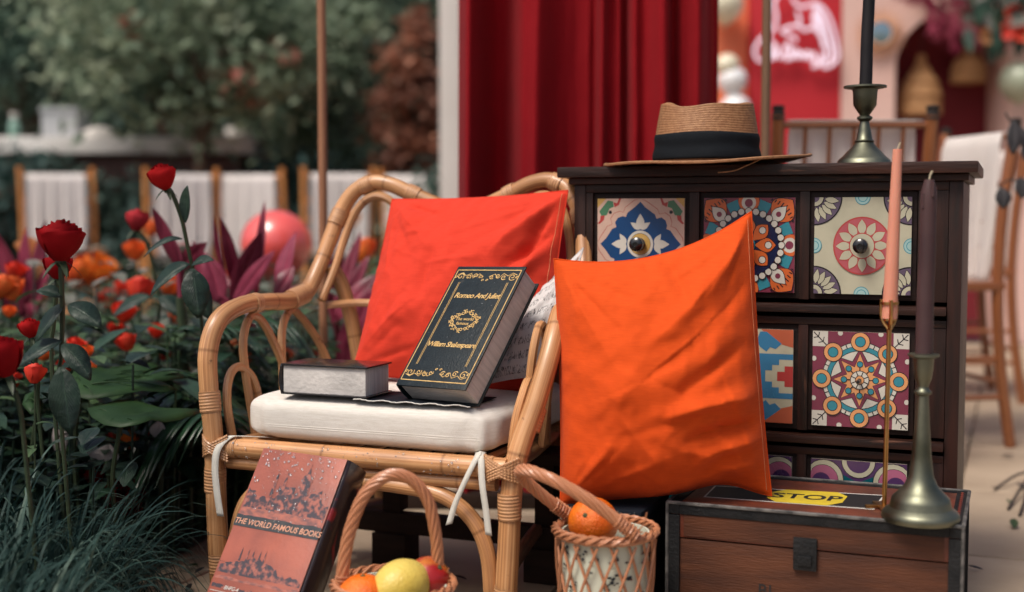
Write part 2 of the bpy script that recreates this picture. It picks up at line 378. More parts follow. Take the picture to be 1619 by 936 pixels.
M('cordyline', (.15, .010, .032), (.32, .045, .090), scale=26, stretch=(1, 1, .3), rough=.34, coat=.25, transl=.3, ramp=(.4, .62))
M('cordyline_pale', (.40, .07, .13), (.26, .030, .07), scale=18, rough=.4, transl=.35)
M('stem_green', (.022, .040, .018), (.04, .055, .025), scale=30, rough=.5)
M('stem_dark', (.020, .014, .012), rough=.6)
M('dry_leaf', (.012, .012, .015), (.035, .03, .032), scale=30, rough=.6)
M('tree_olive', (.070, .125, .095), (.24, .32, .215), scale=1.9, detail=3, rough=.7, transl=.5, c3=(.40, .46, .33), ramp=(.30, .50))
M('tree_dark', (.020, .060, .058), (.080, .130, .098), scale=1.2, rough=.7, transl=.3)
M('tree_mid', (.045, .10, .088), (.15, .23, .165), scale=1.5, rough=.7, transl=.45, c3=(.28, .32, .20), ramp=(.32, .54))
M('tree_rust', (.15, .065, .048), (.44, .19, .115), scale=3, rough=.7, transl=.4)
M('tree_bloom', (.20, .045, .030), (.26, .08, .05), scale=5, rough=.6)
M('bark', (.075, .048, .032), (.13, .09, .06), scale=12, stretch=(3, 3, .6), rough=.9, bump=.5, bscale=30)
M('soil', (.020, .015, .011), (.04, .03, .022), scale=18, rough=.95, bump=.8, bscale=40)
M('ground', (.13, .11, .095), (.19, .165, .14), scale=3, rough=.9, bump=.3, bscale=30)
M('slab', (.44, .345, .25), (.31, .235, .165), scale=3.2, detail=8, rough=.6, bump=.25, bscale=40, c3=(.48, .40, .315), rvar=.2)
M('white_paint', (.66, .62, .58), (.60, .56, .52), scale=3, rough=.6)
M('counter_white', (.66, .64, .61), (.74, .72, .69), scale=4, rough=.5)
M('counter_wood', (.085, .032, .024), (.13, .055, .04), scale=5, stretch=(6, 1, 1), rough=.6)
M('box_grey', (.34, .36, .38), (.42, .43, .45), scale=5, rough=.6)
M('glass_green', (.20, .34, .28), rough=.15, coat=.5)
M('wall_red', (.44, .010, .020), (.50, .015, .024), scale=2, rough=.7)
M('wall_orange', (.78, .19, .085), (.82, .23, .11), scale=2, rough=.7)
M('wall_pink', (.66, .43, .37), (.70, .48, .42), scale=2, rough=.75, bump=.1)
M('wall_wine', (.13, .006, .014), (.17, .010, .018), scale=2, rough=.8)
M('neon', (.74, .62, .72), rough=.3, emis=.25)
M('mirror', (.55, .66, .66), rough=.08, metal=1)
M('rays', (.62, .34, .20), (.52, .26, .14), scale=20, rough=.7)
M('lamp_weave', (.62, .36, .17), (.5, .26, .11), scale=60, stretch=(1, 1, 4), rough=.7, bump=.5, bscale=90, transl=.25)
M('pampas', (.26, .02, .06), (.34, .06, .10), scale=9, rough=.8, transl=.3)
TC = {'cream': (212, 196, 178), 'pinkcream': (198, 168, 152), 'blue': (8, 62, 112), 'ochre': (196, 158, 88), 'green': (70, 118, 88), 'red': (168, 62, 60),
      'ink': (30, 26, 34), 'plum': (120, 52, 72), 'orange': (200, 98, 50), 'navy': (22, 34, 66), 'teal': (52, 132, 148), 'white': (200, 196, 185),
      'rose': (172, 84, 92), 'mauve': (92, 78, 98), 'sky': (150, 182, 180), 'ivory': (178, 174, 152), 'brick': (176, 92, 66), 'steel': (58, 118, 156),
      'peach': (212, 150, 100), 'deepteal': (14, 82, 92), 'violet': (74, 48, 88), 'pink': (164, 92, 120)}
for k, c in TC.items(): M('tile_'+k, srgb(*c), tuple(x*.78 for x in srgb(*c)), scale=16, detail=6, rough=.24, coat=.3, rvar=.1, bump=.06, bscale=30, ramp=(.42, .72))
TILEM = ['tile_'+k for k in TC]; TI = {k: i for i, k in enumerate(TC)}
YAW = R(-21.7)
rnd = random.Random(7)

def sheer(name, k):
    m = MT[name]; t = m.node_tree; o = t.nodes['Material Output']; src = o.inputs[0].links[0].from_socket
    tr = t.nodes.new('ShaderNodeBsdfTransparent'); mx = t.nodes.new('ShaderNodeMixShader'); mx.inputs[0].default_value = k
    t.links.new(src, mx.inputs[1]); t.links.new(tr.outputs[0], mx.inputs[2]); t.links.new(mx.outputs[0], o.inputs[0])
fabric('chair_voile', (.84, .79, .75), (.88, .84, .81), transl=.4); sheer('chair_voile', .06)
M('thread', (.62, .25, .12), rough=.8)

def leafveins(name, freq=16, slant=.9, strength=.5, pale=.35, parallel=False):
    m = MT[name]; t = m.node_tree; L = t.links.new; b = t.nodes['Principled BSDF']
    uv = t.nodes.new('ShaderNodeUVMap'); sx = t.nodes.new('ShaderNodeSeparateXYZ'); L(uv.outputs[0], sx.inputs[0])
    def mth(op, a, c=None):
        n = t.nodes.new('ShaderNodeMath'); n.operation = op
        for i, q in enumerate((a, c)):
            if q is None: continue
            if isinstance(q, (int, float)): n.inputs[i].default_value = q
            else: L(q, n.inputs[i])
        return n.outputs[0]
    au = mth('ABSOLUTE', mth('SUBTRACT', sx.outputs[0], .5))
    ph = mth('MULTIPLY', au, freq*4) if parallel else mth('MULTIPLY', mth('SUBTRACT', sx.outputs[1], mth('MULTIPLY', au, slant)), freq*2.5)
    w = mth('POWER', mth('ABSOLUTE', mth('SINE', ph)), .35)
    rib = mth('MINIMUM', mth('MULTIPLY', au, 22), 1.0)
    h = mth('MINIMUM', w, rib)
    bp = t.nodes.new('ShaderNodeBump'); bp.inputs['Strength'].default_value = strength; bp.inputs['Distance'].default_value = .0025; L(h, bp.inputs['Height'])
    old = b.inputs['Normal'].links
    if old: L(old[0].from_socket, bp.inputs['Normal'])
    L(bp.outputs[0], b.inputs['Normal'])
    if b.inputs['Base Color'].links:
        src = b.inputs['Base Color'].links[0].from_socket; mx = t.nodes.new('ShaderNodeMix'); mx.data_type = 'RGBA'; mx.blend_type = 'MULTIPLY'; mx.inputs[0].default_value = 1
        r = t.nodes.new('ShaderNodeValToRGB'); e = r.color_ramp.elements; e[0].position = .15; e[0].color = (1+pale*3, 1+pale*2.5, 1+pale*2, 1); e[1].position = .6; e[1].color = (1, 1, 1, 1)
        L(h, r.inputs[0]); L(src, mx.inputs[6]); L(r.outputs[0], mx.inputs[7]); L(mx.outputs[2], b.inputs['Base Color'])
leafveins('leaf_rose'); leafveins('leaf_mid', strength=.4); leafveins('leaf_dark', strength=.3)
leafveins('cordyline', 9, parallel=True, strength=.35, pale=.3); leafveins('cordyline_pale', 9, parallel=True, strength=.35, pale=.2); leafveins('bract_white', 9, parallel=True, strength=.5, pale=0)
# ================================================================== SETTING
mb = MB(); mb.poly([(-120, -40, -.03), (120, -40, -.03), (120, 200, -.03), (-120, 200, -.03)])
setp(obj('ground', mb, 'ground', smooth=False), kind='structure')
# stone paving, one slab per object
pav = bpy.data.objects.new('pavement', None); col.objects.link(pav); setp(pav, kind='structure')
SL = .62
slab_meshes = []
for k in range(4):
    mb = MB(); mb.box((0, 0, -.0145), (SL-.005, SL-.005, .029))
    o = obj('stone_slab', mb, 'slab', bevel=.003, bseg=1); slab_meshes.append(o.data); bpy.data.objects.remove(o)
ca, sa = math.cos(YAW), math.sin(YAW)
BED = [(-.70, .9), (-.66, 2.2), (-.60, 2.52), (-.34, 2.74), (-.36, 3.5), (-.45, 6.3), (-8, 6.3), (-8, .9)]
def in_poly(x, y, poly):
    c = False; n = len(poly)
    for i in range(n):
        x1, y1 = poly[i]; x2, y2 = poly[i-1]
        if (y1 > y) != (y2 > y) and x < (x2-x1)*(y-y1)/(y2-y1)+x1: c = not c
    return c
for i in range(-7, 9):
    for j in range(-2, 13):
        lx, ly = i*SL+.2, j*SL+.98
        x, y = ca*lx-sa*ly, sa*lx+ca*ly
        if y < .8 or y > 6.35 or x < -2.6 or x > 4.6: continue
        if in_poly(x-.35, y, BED) and in_poly(x+.38, y, BED): continue
        o = bpy.data.objects.new('stone_slab', slab_meshes[rnd.randrange(4)]); col.objects.link(o); o.parent = pav
        o.location = (x, y, rnd.uniform(-.0015, .0)); o.rotation_euler = (rnd.uniform(-.001, .001), rnd.uniform(-.001, .001), YAW+rnd.choice((0, PI/2, PI, -PI/2)))
# planting bed soil
mb = MB()
mb.poly([(x, y, .006) for x, y in BED])
setp(obj('soil', mb, 'soil', smooth=False), kind='structure')

# ================================================================== DRESSER
DW, DD, DH = .646, .29, .729
dr = thing('tile_dresser', 'dark wooden dresser with patterned ceramic tiles on its drawers', 'dresser', (.11, 2.235, 0), YAW)
mb = MB(); mb.bx(-.024, DW+.022, -.026, DD+.01, .7105, .729); obj('top', mb, 'dark_wood', dr, bevel=.004)
mb = MB(); mb.bx(-.008, DW+.008, -.009, DD, .699, .7100); obj('cornice', mb, 'dark_wood', dr, bevel=.002)
for x0, x1 in ((0, .021), (DW-.021, DW)):
    mb = MB(); mb.bx(x0, x1, -.001, DD-.004, .0, .6985); obj('side_panel', mb, 'dark_wood_v', dr, bevel=.002)
mb = MB(); mb.bx(.0215, DW-.0215, DD-.012, DD-.005, .05, .698); obj('back_panel', mb, 'drawer_wood', dr)
COLX = [(.0428, .198), (.2318, .3846), (.4164, .569)]
ROWZ = [(.5165, .674), (.298, .4545), (.084, .242)]
for x0, x1 in ((.0215, .034), (.2065, .2235), (.3925, .4085), (.5785, DW-.0215)):
    for z0, z1 in ((.506, .684), (.288, .4645), (.074, .252)):
        mb = MB(); mb.bx(x0, x1, .0005, .02, z0, z1); obj('stile', mb, 'dark_wood_v', dr, bevel=.0015)
mb = MB(); mb.bx(.0215, DW-.0215, -.0005, .02, .6845, .6985); obj('rail', mb, 'dark_wood', dr, bevel=.0015)
for z in (.473, .256):
    mb = MB(); mb.bx(.0213, DW-.0213, -.013, .02, z+.012, z+.026); obj('ledge', mb, 'dark_wood', dr, bevel=.003)
    mb = MB(); mb.bx(.0215, DW-.0215, -.0005, .02, z-.008, z+.004); obj('rail', mb, 'dark_wood', dr, bevel=.0015)
mb = MB(); mb.bx(.0215, DW-.0215, -.001, .02, .04, .0735); obj('rail', mb, 'dark_wood', dr, bevel=.0015)
# ---- tile prints: flat shapes in [-1,1]^2
class Pr:
    def __init__(s): s.L = []
    def p(s, pts, c): s.L.append((pts, c))
    def circ(s, x, y, r, c, n=20, sy=1): s.p([(x+r*math.cos(2*PI*k/n), y+r*sy*math.sin(2*PI*k/n)) for k in range(n)], c)
    def petal(s, a, r0, r1, w, c, ox=0, oy=0, n=8, po=.75):
        L = []
        for k in range(n+1): t = k/n; L.append((r0+(r1-r0)*t, w*math.sin(PI*t**po)))
        pts = L+[(x, -y) for x, y in L[-2:0:-1]]
        s.p([(ox+x*math.cos(a)-y*math.sin(a), oy+x*math.sin(a)+y*math.cos(a)) for x, y in pts], c)
    def sect(s, x, y, r, a0, a1, c, n=12, r0=0):
        o = [(x+r*math.cos(a0+(a1-a0)*k/n), y+r*math.sin(a0+(a1-a0)*k/n)) for k in range(n+1)]
        i = [(x+r0*math.cos(a0+(a1-a0)*k/n), y+r0*math.sin(a0+(a1-a0)*k/n)) for k in range(n, -1, -1)] if r0 else [(x, y)]
        s.p(o+i, c)
    def line(s, a, b, w, c):
        dx, dy = b[0]-a[0], b[1]-a[1]; l = math.hypot(dx, dy) or 1; nx, ny = -dy/l*w/2, dx/l*w/2
        s.p([(a[0]+nx, a[1]+ny), (b[0]+nx, b[1]+ny), (b[0]-nx, b[1]-ny), (a[0]-nx, a[1]-ny)], c)
def ogee(k):   # quatrefoil star outline, radius k
    q = [(0, 1), (.13, .86), (.36, .70), (.40, .60), (.52, .63), (.62, .56), (.66, .44), (.64, .36), (.74, .32), (.88, .13)]
    out = []
    for s_ in range(4):
        a = -PI/2*s_
        for x, y in q: out.append((k*(x*math.cos(a)-y*math.sin(a)), k*(x*math.sin(a)+y*math.cos(a))))
    return out
def t_blue():
    p = Pr(); p.p([(-1, -1), (1, -1), (1, 1), (-1, 1)], 'pinkcream')
    for sx in (-1, 1):
        for sy in (-1, 1):
            f = lambda L: [(sx*(1-x), sy*(1-y)) for x, y in L]
            p.p(f([(0, 0), (.2, 0), (.1, .1), (0, .2)]), 'ochre'); p.p(f([(.14, .16), (.24, .04), (.36, .06), (.38, .18), (.28, .22), (.22, .36), (.10, .40), (.04, .28)]), 'green')
            p.p(f([(.37, .08), (.46, .10), (.5, .0), (.55, 0), (.50, .14), (.40, .19)]), 'red'); p.p(f([(.07, .38), (.17, .37), (.15, .47), (.05, .56), (0, .55), (.06, .48)]), 'red')
            p.circ(sx*.70, sy*.70, .04, 'ink', 10)
    p.p(ogee(1.10), 'red'); p.p(ogee(1.085), 'pinkcream'); p.p(ogee(.93), 'blue')
    for k in range(4):
        a = k*PI/2; c, s_ = math.cos(a), math.sin(a)
        p.petal(a, .33, .67, .095, 'white'); p.petal(a+1.0, 0, .27, .065, 'white', .33*c, .33*s_); p.petal(a-1.0, 0, .27, .065, 'white', .33*c, .33*s_)
    p.circ(0, 0, .30, 'white', 28); p.circ(0, 0, .24, 'ink', 28); p.circ(0, 0, .232, 'ochre', 28)
    return p
def t_mandala():
    p = Pr(); p.p([(-1, -1), (1, -1), (1, 1), (-1, 1)], 'plum')
    for k in range(48):
        a = 2*PI*k/48; p.line((.8*math.cos(a), .8*math.sin(a)), (1.0*math.cos(a), 1.0*math.sin(a)), .02, 'ink')
    for k in range(8):
        a = PI/8+k*PI/4; c, s_ = math.cos(a), math.sin(a)
        q = [(.76, -.11), (.99, -.14), (.99, .14), (.76, .11)]
        p.p([(x*c-y*s_, x*s_+y*c) for x, y in q], 'teal')
    for k in range(4):
        a = k*PI/2; c, s_ = math.cos(a), math.sin(a)
        p.circ(.93*c, .93*s_, .23, 'orange', 18); p.circ(.90*c, .90*s_, .16, 'white', 16); p.circ(.89*c, .89*s_, .09, 'plum', 12)
        b = a+PI/4
        p.petal(b, .70, 1.36, .30, 'ink', n=10, po=1.1); p.petal(b, .71, 1.34, .28, 'orange', n=10, po=1.1)
        for j in range(-4, 5):
            e = b+j*.075; p.line((1.06*math.cos(e), 1.06*math.sin(e)), ((1.19-abs(j)*.02)*math.cos(e), (1.19-abs(j)*.02)*math.sin(e)), .025, 'ink')
        p.petal(b, .72, 1.17, .15, 'ink', n=10, po=.8); p.petal(b, .73, 1.15, .135, 'white', n=10, po=.8); p.circ(.92*math.cos(b), .92*math.sin(b), .06, 'plum', 10)
    for k in range(28):
        a = 2*PI*k/28; p.circ(.72*math.cos(a), .72*math.sin(a), .082, 'ink', 12); p.circ(.72*math.cos(a), .72*math.sin(a), .068, 'white', 12)
    p.circ(0, 0, .66, 'navy', 36)
    for k in range(8):
        a = k*PI/4; p.petal(a, .10, .62, .17, 'ink', n=10, po=1.3); p.petal(a, .12, .60, .15, 'orange', n=10, po=1.3); p.circ(.44*math.cos(a), .44*math.sin(a), .085, 'ink', 12); p.circ(.44*math.cos(a), .44*math.sin(a), .07, 'white', 12)
    p.circ(0, 0, .16, 'teal', 16); p.circ(0, 0, .08, 'navy', 12)
    return p
def t_daisy():
    p = Pr(); p.p([(-1, -1), (1, -1), (1, 1), (-1, 1)], 'ivory')
    for k in range(4):
        a = k*PI/2; p.sect(math.cos(a), math.sin(a), .16, a+PI/2, a+3*PI/2, 'teal'); p.sect(math.cos(a), math.sin(a), .145, a+PI/2, a+3*PI/2, 'sky'); p.sect(math.cos(a), math.sin(a), .10, a+PI/2, a+3*PI/2, 'teal'); p.sect(math.cos(a), math.sin(a), .085, a+PI/2, a+3*PI/2, 'sky')
        cx, cy = (1 if k in (0, 3) else -1), (1 if k in (0, 1) else -1); s0 = math.atan2(-cy, -cx)-PI/4
        p.sect(cx, cy, .58, s0, s0+PI/2, 'ink'); p.sect(cx, cy, .55, s0, s0+PI/2, 'mauve')
        for j in range(5):
            e = s0+PI/2*(j+.5)/5; p.petal(e, .20, .53, .075, 'ink', cx, cy, po=.9); p.petal(e, .215, .515, .060, 'ivory', cx, cy, po=.9)
        p.sect(cx, cy, .20, s0, s0+PI/2, 'ink'); p.sect(cx, cy, .18, s0, s0+PI/2, 'ivory'); p.sect(cx, cy, .10, s0, s0+PI/2, 'mauve')
    p.circ(0, 0, .60, 'red', 40); p.circ(0, 0, .572, 'rose', 40)
    for k in range(12):
        a = k*PI/6+.02; p.petal(a, .21, .56, .105, 'red', po=.95); p.petal(a, .22, .545, .088, 'ivory', po=.95)
    p.circ(0, 0, .27, 'red', 24); p.circ(0, 0, .25, 'ivory', 24)
    return p
def t_steps():
    p = Pr(); p.p([(-1, -1), (1, -1), (1, 1), (-1, 1)], 'ivory')
    for sx in (-1, 1):
        p.p([(sx*1, .48), (sx*.22, .48), (sx*.22, 0), (sx*.4, 0), (sx*.4, .12), (sx*.55, .12), (sx*.55, .24), (sx*.7, .24), (sx*.7, .36), (sx*1, .36)], 'steel')
        p.p([(sx*1, -.48), (sx*.22, -.48), (sx*.22, 0), (sx*.4, 0), (sx*.4, -.12), (sx*.55, -.12), (sx*.55, -.24), (sx*.7, -.24), (sx*.7, -.36), (sx*1, -.36)], 'steel')
        p.p([(sx*1, .22), (sx*.82, .22), (sx*.82, .1), (sx*.66, .1), (sx*.66, -.1), (sx*.82, -.1), (sx*.82, -.22), (sx*1, -.22)], 'red')
        for sy in (-1, 1):
            p.p([(sx*1, sy*1), (sx*.3, sy*1), (sx*.62, sy*.72), (sx*1, sy*.62)], 'brick')
            p.p([(sx*.28, sy*.95), (sx*.42, sy*.95), (sx*.75, sy*.70), (sx*.62, sy*.58), (sx*.5, sy*.62), (sx*.42, sy*.52), (sx*.28, sy*.62), (sx*.2, sy*.75)], 'steel')
            p.p([(sx*.02, sy*.98), (sx*.18, sy*.98), (sx*.18, sy*.6), (sx*.02, sy*.6)], 'steel')
    p.p([(-.2, .55), (.2, .55), (.2, -.55), (-.2, -.55)], 'pinkcream'); p.p([(0, .14), (.16, 0), (0, -.14), (-.16, 0)], 'red')
    return p
def t_star():
    p = Pr(); p.p([(-1, -1), (1, -1), (1, 1), (-1, 1)], 'plum')
    for k in range(4):
        cx, cy = (1 if k in (0, 3) else -1), (1 if k in (0, 1) else -1)
        p.p([(cx, cy), (cx*.68, cy), (cx*.68, cy*.74), (cx*.74, cy*.68), (cx, cy*.68)], 'white')
        p.line((cx*.98, cy*.98), (cx*.70, cy*.70), .022, 'ink')
        for q in (.78, .88): p.line((cx*q, cy*q), (cx*(q-.02), cy*(q+.1)), .02, 'ink'); p.line((cx*q, cy*q), (cx*(q+.1), cy*(q-.02)), .02, 'ink')
        a = k*PI/2
        for s_ in (-1, 1): p.circ(math.cos(a)*.97-math.sin(a)*s_*.42, math.sin(a)*.97+math.cos(a)*s_*.42, .055, 'white', 10)
    p.circ(0, 0, .80, 'ink', 40); p.circ(0, 0, .785, 'white', 40)
    for k in range(16):
        a = k*PI/8; p.line((.58*math.cos(a), .58*math.sin(a)), (.79*math.cos(a), .79*math.sin(a)), .02, 'ink')
    p.circ(0, 0, .71, 'ink', 40); p.circ(0, 0, .70, 'teal', 40); p.circ(0, 0, .615, 'ink', 40); p.circ(0, 0, .60, 'white', 40)
    star = lambda r0, r1: [((r1 if k % 2 == 0 else r0)*math.cos(PI/2+k*PI/8), (r1 if k % 2 == 0 else r0)*math.sin(PI/2+k*PI/8)) for k in range(16)]
    p.p(star(.42, .68), 'ink'); p.p(star(.40, .66), 'plum'); p.p(star(.30, .57), 'ink'); p.p(star(.285, .55), 'peach')
    for k in range(8):
        a = k*PI/4; c, s_ = math.cos(a), math.sin(a)
        if k % 1 == 0:
            p.circ(.80*c, .80*s_, .205, 'ink', 20); p.circ(.80*c, .80*s_, .19, 'peach', 20); p.circ(.80*c, .80*s_, .115, 'ink', 16); p.circ(.80*c, .80*s_, .10, 'teal', 16)
        p.line((.1*c, .1*s_), (.33*c, .33*s_), .022, 'ink'); p.circ(.33*c, .33*s_, .07, 'ink', 12); p.circ(.33*c, .33*s_, .055, 'teal', 12)
    p.circ(0, 0, .20, 'ink', 20); p.circ(0, 0, .185, 'white', 20)
    for k in range(8): a = k*PI/4+PI/8; p.line((0, 0), (.185*math.cos(a), .185*math.sin(a)), .02, 'ink')
    p.circ(0, 0, .10, 'ink', 14); p.circ(0, 0, .085, 'peach', 14)
    return p
def t_wave(v=0):
    p = Pr(); p.p([(-1, -1), (1, -1), (1, 1), (-1, 1)], 'deepteal')
    p.p([(-1, 1), (1, 1), (1, .7), (.5, .78), (0, .55), (-.5, .78), (-1, .7)], 'violet')
    for sx in (-1, 1):
        p.circ(sx*.72, .58, .42, 'ink', 24); p.circ(sx*.72, .58, .405, 'ivory', 24); p.circ(sx*.74, .56, .33, 'ink', 24); p.circ(sx*.74, .56, .32, 'pink', 24); p.circ(sx*.78, .52, .2, 'violet', 18)
    p.sect(0, 1, .36, PI, 2*PI, 'ink'); p.sect(0, 1, .345, PI, 2*PI, 'ivory'); p.sect(0, 1, .25, PI, 2*PI, 'violet')
    p.p([(-.5, .35), (-.2, .5), (0, .42), (.2, .5), (.5, .35), (.3, .15), (-.3, .15)], 'teal')
    p.circ(0, -.4, .4, 'ink', 24); p.circ(0, -.4, .38, 'pink', 24); p.circ(0, -.4, .25, 'ivory', 24); p.circ(0, -.4, .12, 'violet', 16)
    for sx in (-1, 1): p.circ(sx*.8, -.7, .3, 'teal', 18); p.circ(sx*.8, -.7, .18, 'ivory', 18)
    return p
tiles = [[t_blue, t_mandala, t_daisy], [t_daisy, t_steps, t_star], [t_wave, t_wave, t_wave]]
tlab = [['cream tile with blue quatrefoil and white petals', 'orange and navy petal mandala tile', 'cream tile with pink daisy ring'],
        ['cream tile with daisy ring', 'white tile with blue stepped pattern', 'plum tile with peach eight-point star'], ['teal tile with pink ovals']*3]
for ri in range(3):
    for ci in range(3):
        x0, x1 = COLX[ci]; z0, z1 = ROWZ[ri]; cx, cz = (x0+x1)/2, (z0+z1)/2; hx, hz = (x1-x0)/2, (z1-z0)/2
        mb = MB(); mb.bx(x0-.0082, x1+.0082, .006, .022, z0-.0095, z1+.0095)
        d = obj('drawer_front', mb, 'drawer_wood', dr, bevel=.0015)
        mb = MB(); mb.bx(x0, x1, .0005, .0062, z0, z1, TI['cream'])
        k = 0
        for pts, c in tiles[ri][ci]().L:
            k += 1; y = .0003-.00002*k
            cl = [(max(-1, min(1, a)), max(-1, min(1, b))) for a, b in pts]
            mb.poly([(cx+a*hx, y, cz+b*hz) for a, b in cl], TI[c])
        t = obj('tile', mb, TILEM, d, smooth=False); t['label'] = tlab[ri][ci]
        sc_ = .82 if not (ri == 1 and ci == 2) else .24
        kb = MB(); yk = -.005
        kb.lathe([(.013*sc_, 0), (.0135*sc_, .002), (.008*sc_, .004), (.006*sc_, .009), (.012*sc_, .013), (.0155*sc_, .018), (.0145*sc_, .023), (.009*sc_, .0265), (.004*sc_, .0265), (.0035*sc_, .0255), (0, .0255)], 20, (cx, yk, cz), axis=V((0, -1, 0)))
        obj('knob', kb, 'knob', d)
# ================================================================== HAT on the dresser
htop = .729+.002
HC = V((P(1117, 250, 2.20).x, 2.20, htop))
hat = thing('straw_hat', 'brown straw fedora with a black ribbon band lying on dresser', 'hat', HC, R(-12))
mb = MB()
def crown(u, v):
    a = 2*PI*u; c, s_ = math.cos(a), math.sin(a)
    # v 0..1: wall, 1: towards the top
    if v < .62:
        t = v/.62; rx, ry, z = .090-.0135*t+.002*math.sin(PI*t), .086-.014*t, .005+.096*t
    else:
        t = (v-.62)/.38; q = 1-t; rx, ry = .0765*q**.42 if q > 0 else 0, .072*q**.42 if q > 0 else 0
        z = .101+.009*math.sin(PI*min(1, t*1.1))-.030*t**1.2
    dent = 0
    if v > .35:
        k = (v-.35)/.65
        dent = .018*math.exp(-((abs(c*.8+.2)-.0)**2)/.06)*(1 if s_ < 0 else .6)*k*(1-k*.4)
    rim = (.010*math.cos(2*a)+.007*math.cos(3*a+2.2)+.004*math.cos(5*a+.7))*max(0, min(v, .75)-.3)*1.1
    return (rx*c*(1-dent*2), ry*s_*(1-dent*7), z+rim+.004*math.sin(3*a)*v)
mb.grid(crown, 56, 40, cu=True)
hb = obj('crown', mb, 'straw', hat)
# woven rows as real braid relief: thin cords round the crown wall
for k in range(13):
    v = .285+.0265*k
    mb = MB(); pts = []
    for i in range(84):
        p = V(crown(i/84, v)); n = V((p.x, p.y, 0)).normalized(); pts.append(p+n*(.0008+.0006*(i % 2)))
    mb.tube(pts, .0031, 6, closed=True, flat=.42); obj('braid_row', mb, 'straw', hb)
mb = MB()
def brim(u, v):
    a = 2*PI*u; c, s_ = math.cos(a), math.sin(a); rx = .086+(.176-.086)*v; ry = .083+(.150-.083)*v
    return (rx*c, ry*s_, .004+.004*v*c+.008*v*(abs(c)**3)*(.4 if c < 0 else 1.1)-.003*v*(s_ < 0)*abs(s_)+.0015*math.sin(5*a)*v)
mb.grid(brim, 64, 10, cu=True); obj('brim', mb, 'straw', hat, solid=.003)
mb = MB(); mb.tube([V(brim(i/64, 1)) for i in range(64)], .0026, 6, closed=True); obj('brim_edge', mb, 'straw', hat)
mb = MB()
def band(u, v):
    p = V(crown(u, .02+.29*v)); n = V((p.x, p.y, 0)).normalized()
    return p+n*(.0026+.0012*math.sin(v*PI*3+math.sin(u*20)*.5))
mb.grid(band, 56, 10, cu=True); obj('ribbon_band', mb, 'hat_band', hat, solid=.001)
mb = MB(); b0 = P(1200, 250, 2.09); mb.tube([P(1202, 252, 2.085), P(1180, 262, 2.075), P(1160, 270, 2.07), P(1135, 273, 2.07)], .0012, 5, sub=5); obj('loose_straw', mb, 'straw', hat, world=True)
# ================================================================== CANDLESTICKS
def candlestick(name, label, base, H, rb, prof, cr, cH, wax, lab2, lean=(0, 0), taper=.92):
    t = thing(name, label, 'candlestick', base); mb = MB(); mb.lathe(prof, 32); obj('stick', mb, 'brass_old', t)
    top = V(base)+V((0, 0, H-.018)); c = thing('candle', lab2, 'candle', top); mb = MB()
    n = 14; ax = V((lean[0], lean[1], 1)); pts = [ax*(cH*i/n)+V((.0004*math.sin(i*.9), 0, 0)) for i in range(n+1)]
    mb.tube(pts, lambda q: cr*(1-(1-taper)*q)*(1 if q < .985 else .6), 16); obj('wax', mb, wax, c)
    for k in range(4):
        a = k*1.7+cr*900; h0 = cH*(.985-.02*k); L_ = .02+.018*((k*7) % 3); md_ = MB(); rr = cr*.93
        md_.tube([ax*(h0-L_*q)+V((math.cos(a)*rr, math.sin(a)*rr, 0)) for q in (0, .35, .7, 1)], lambda q: .0011+.0011*q, 6, sub=3); obj('wax_drip', md_, wax, c)
    mb = MB(); mb.tube([pts[-1], pts[-1]+V((.001, 0, .006)), pts[-1]+V((.004, 0, .012))], .0014, 6); obj('wick', mb, 'wick', c)
    return t
TB = Zp(1455, 822, .212)
p1 = [(.0, 0), (.052, 0), (.054, .004), (.053, .010), (.050, .014), (.043, .019), (.041, .027), (.040, .032), (.032, .040), (.023, .050), (.0170, .064), (.0138, .090), (.0108, .13), (.0088, .165), (.0080, .178), (.012, .181), (.012, .184), (.0085, .187), (.0075, .192), (.0115, .202), (.0135, .216), (.0145, .231), (.0215, .234), (.0215, .237), (.013, .238), (.0125, .222), (.0, .222)]
candlestick('candlestick', 'tarnished brass candlestick with a wide base standing on the trunk lid', TB, .238, .052, p1, .0124, .262, 'wax_plum', 'plum coloured taper candle in the brass stick on the trunk', lean=(.012, 0), taper=.86)
p2 = [(0, 0), (.044, 0), (.046, .003), (.044, .010), (.040, .014), (.036, .017), (.028, .026), (.020, .034), (.0155, .040), (.017, .043), (.0135, .046), (.011, .060), (.0075, .076), (.013, .081), (.013, .084), (.008, .087), (.013, .094), (.0195, .104), (.0205, .125), (.0215, .131), (.036, .134), (.036, .137), (.014, .138), (.012, .124), (0, .124)]
candlestick('candlestick', 'small antique brass candlestick standing on the dresser top', V((P(1366, 252, 2.19).x, 2.19, .7295)), .138, .046, p2, .0110, .26, 'wax_black', 'dark taper candle in the brass stick on the dresser', lean=(.022, 0), taper=.86)
# slim gold holder with pink candle
gb = Zp(1398, 802, .2125)
gh = thing('candle_holder', 'slim gold wire candle holder standing on the trunk lid', 'candlestick', gb)
gt = P(1407, 520, gb.y)-gb; gx = gt.x-.001
mb = MB(); mb.bx(-.028, .006, -.004, .004, 0, .004); mb.bx(-.010, .006, -.028, .028, .0002, .0035); obj('base', mb, 'brass_gold', gh, bevel=.001)
mb = MB(); mb.tube([(0, 0, .003), (gx*.5, 0, gt.z*.5), (gx, 0, gt.z)], .0036, 10, sub=4); obj('rod', mb, 'brass_gold', gh)
mb = MB()
for k in range(3):
    a = k*2*PI/3+.4; c, s_ = math.cos(a), math.sin(a)
    mb.tube([(gx, 0, gt.z-.002), (gx+.009*c, .009*s_, gt.z+.010), (gx+.0125*c, .0125*s_, gt.z+.024), (gx+.0122*c, .0122*s_, gt.z+.043)], .0028, 7, sub=4)
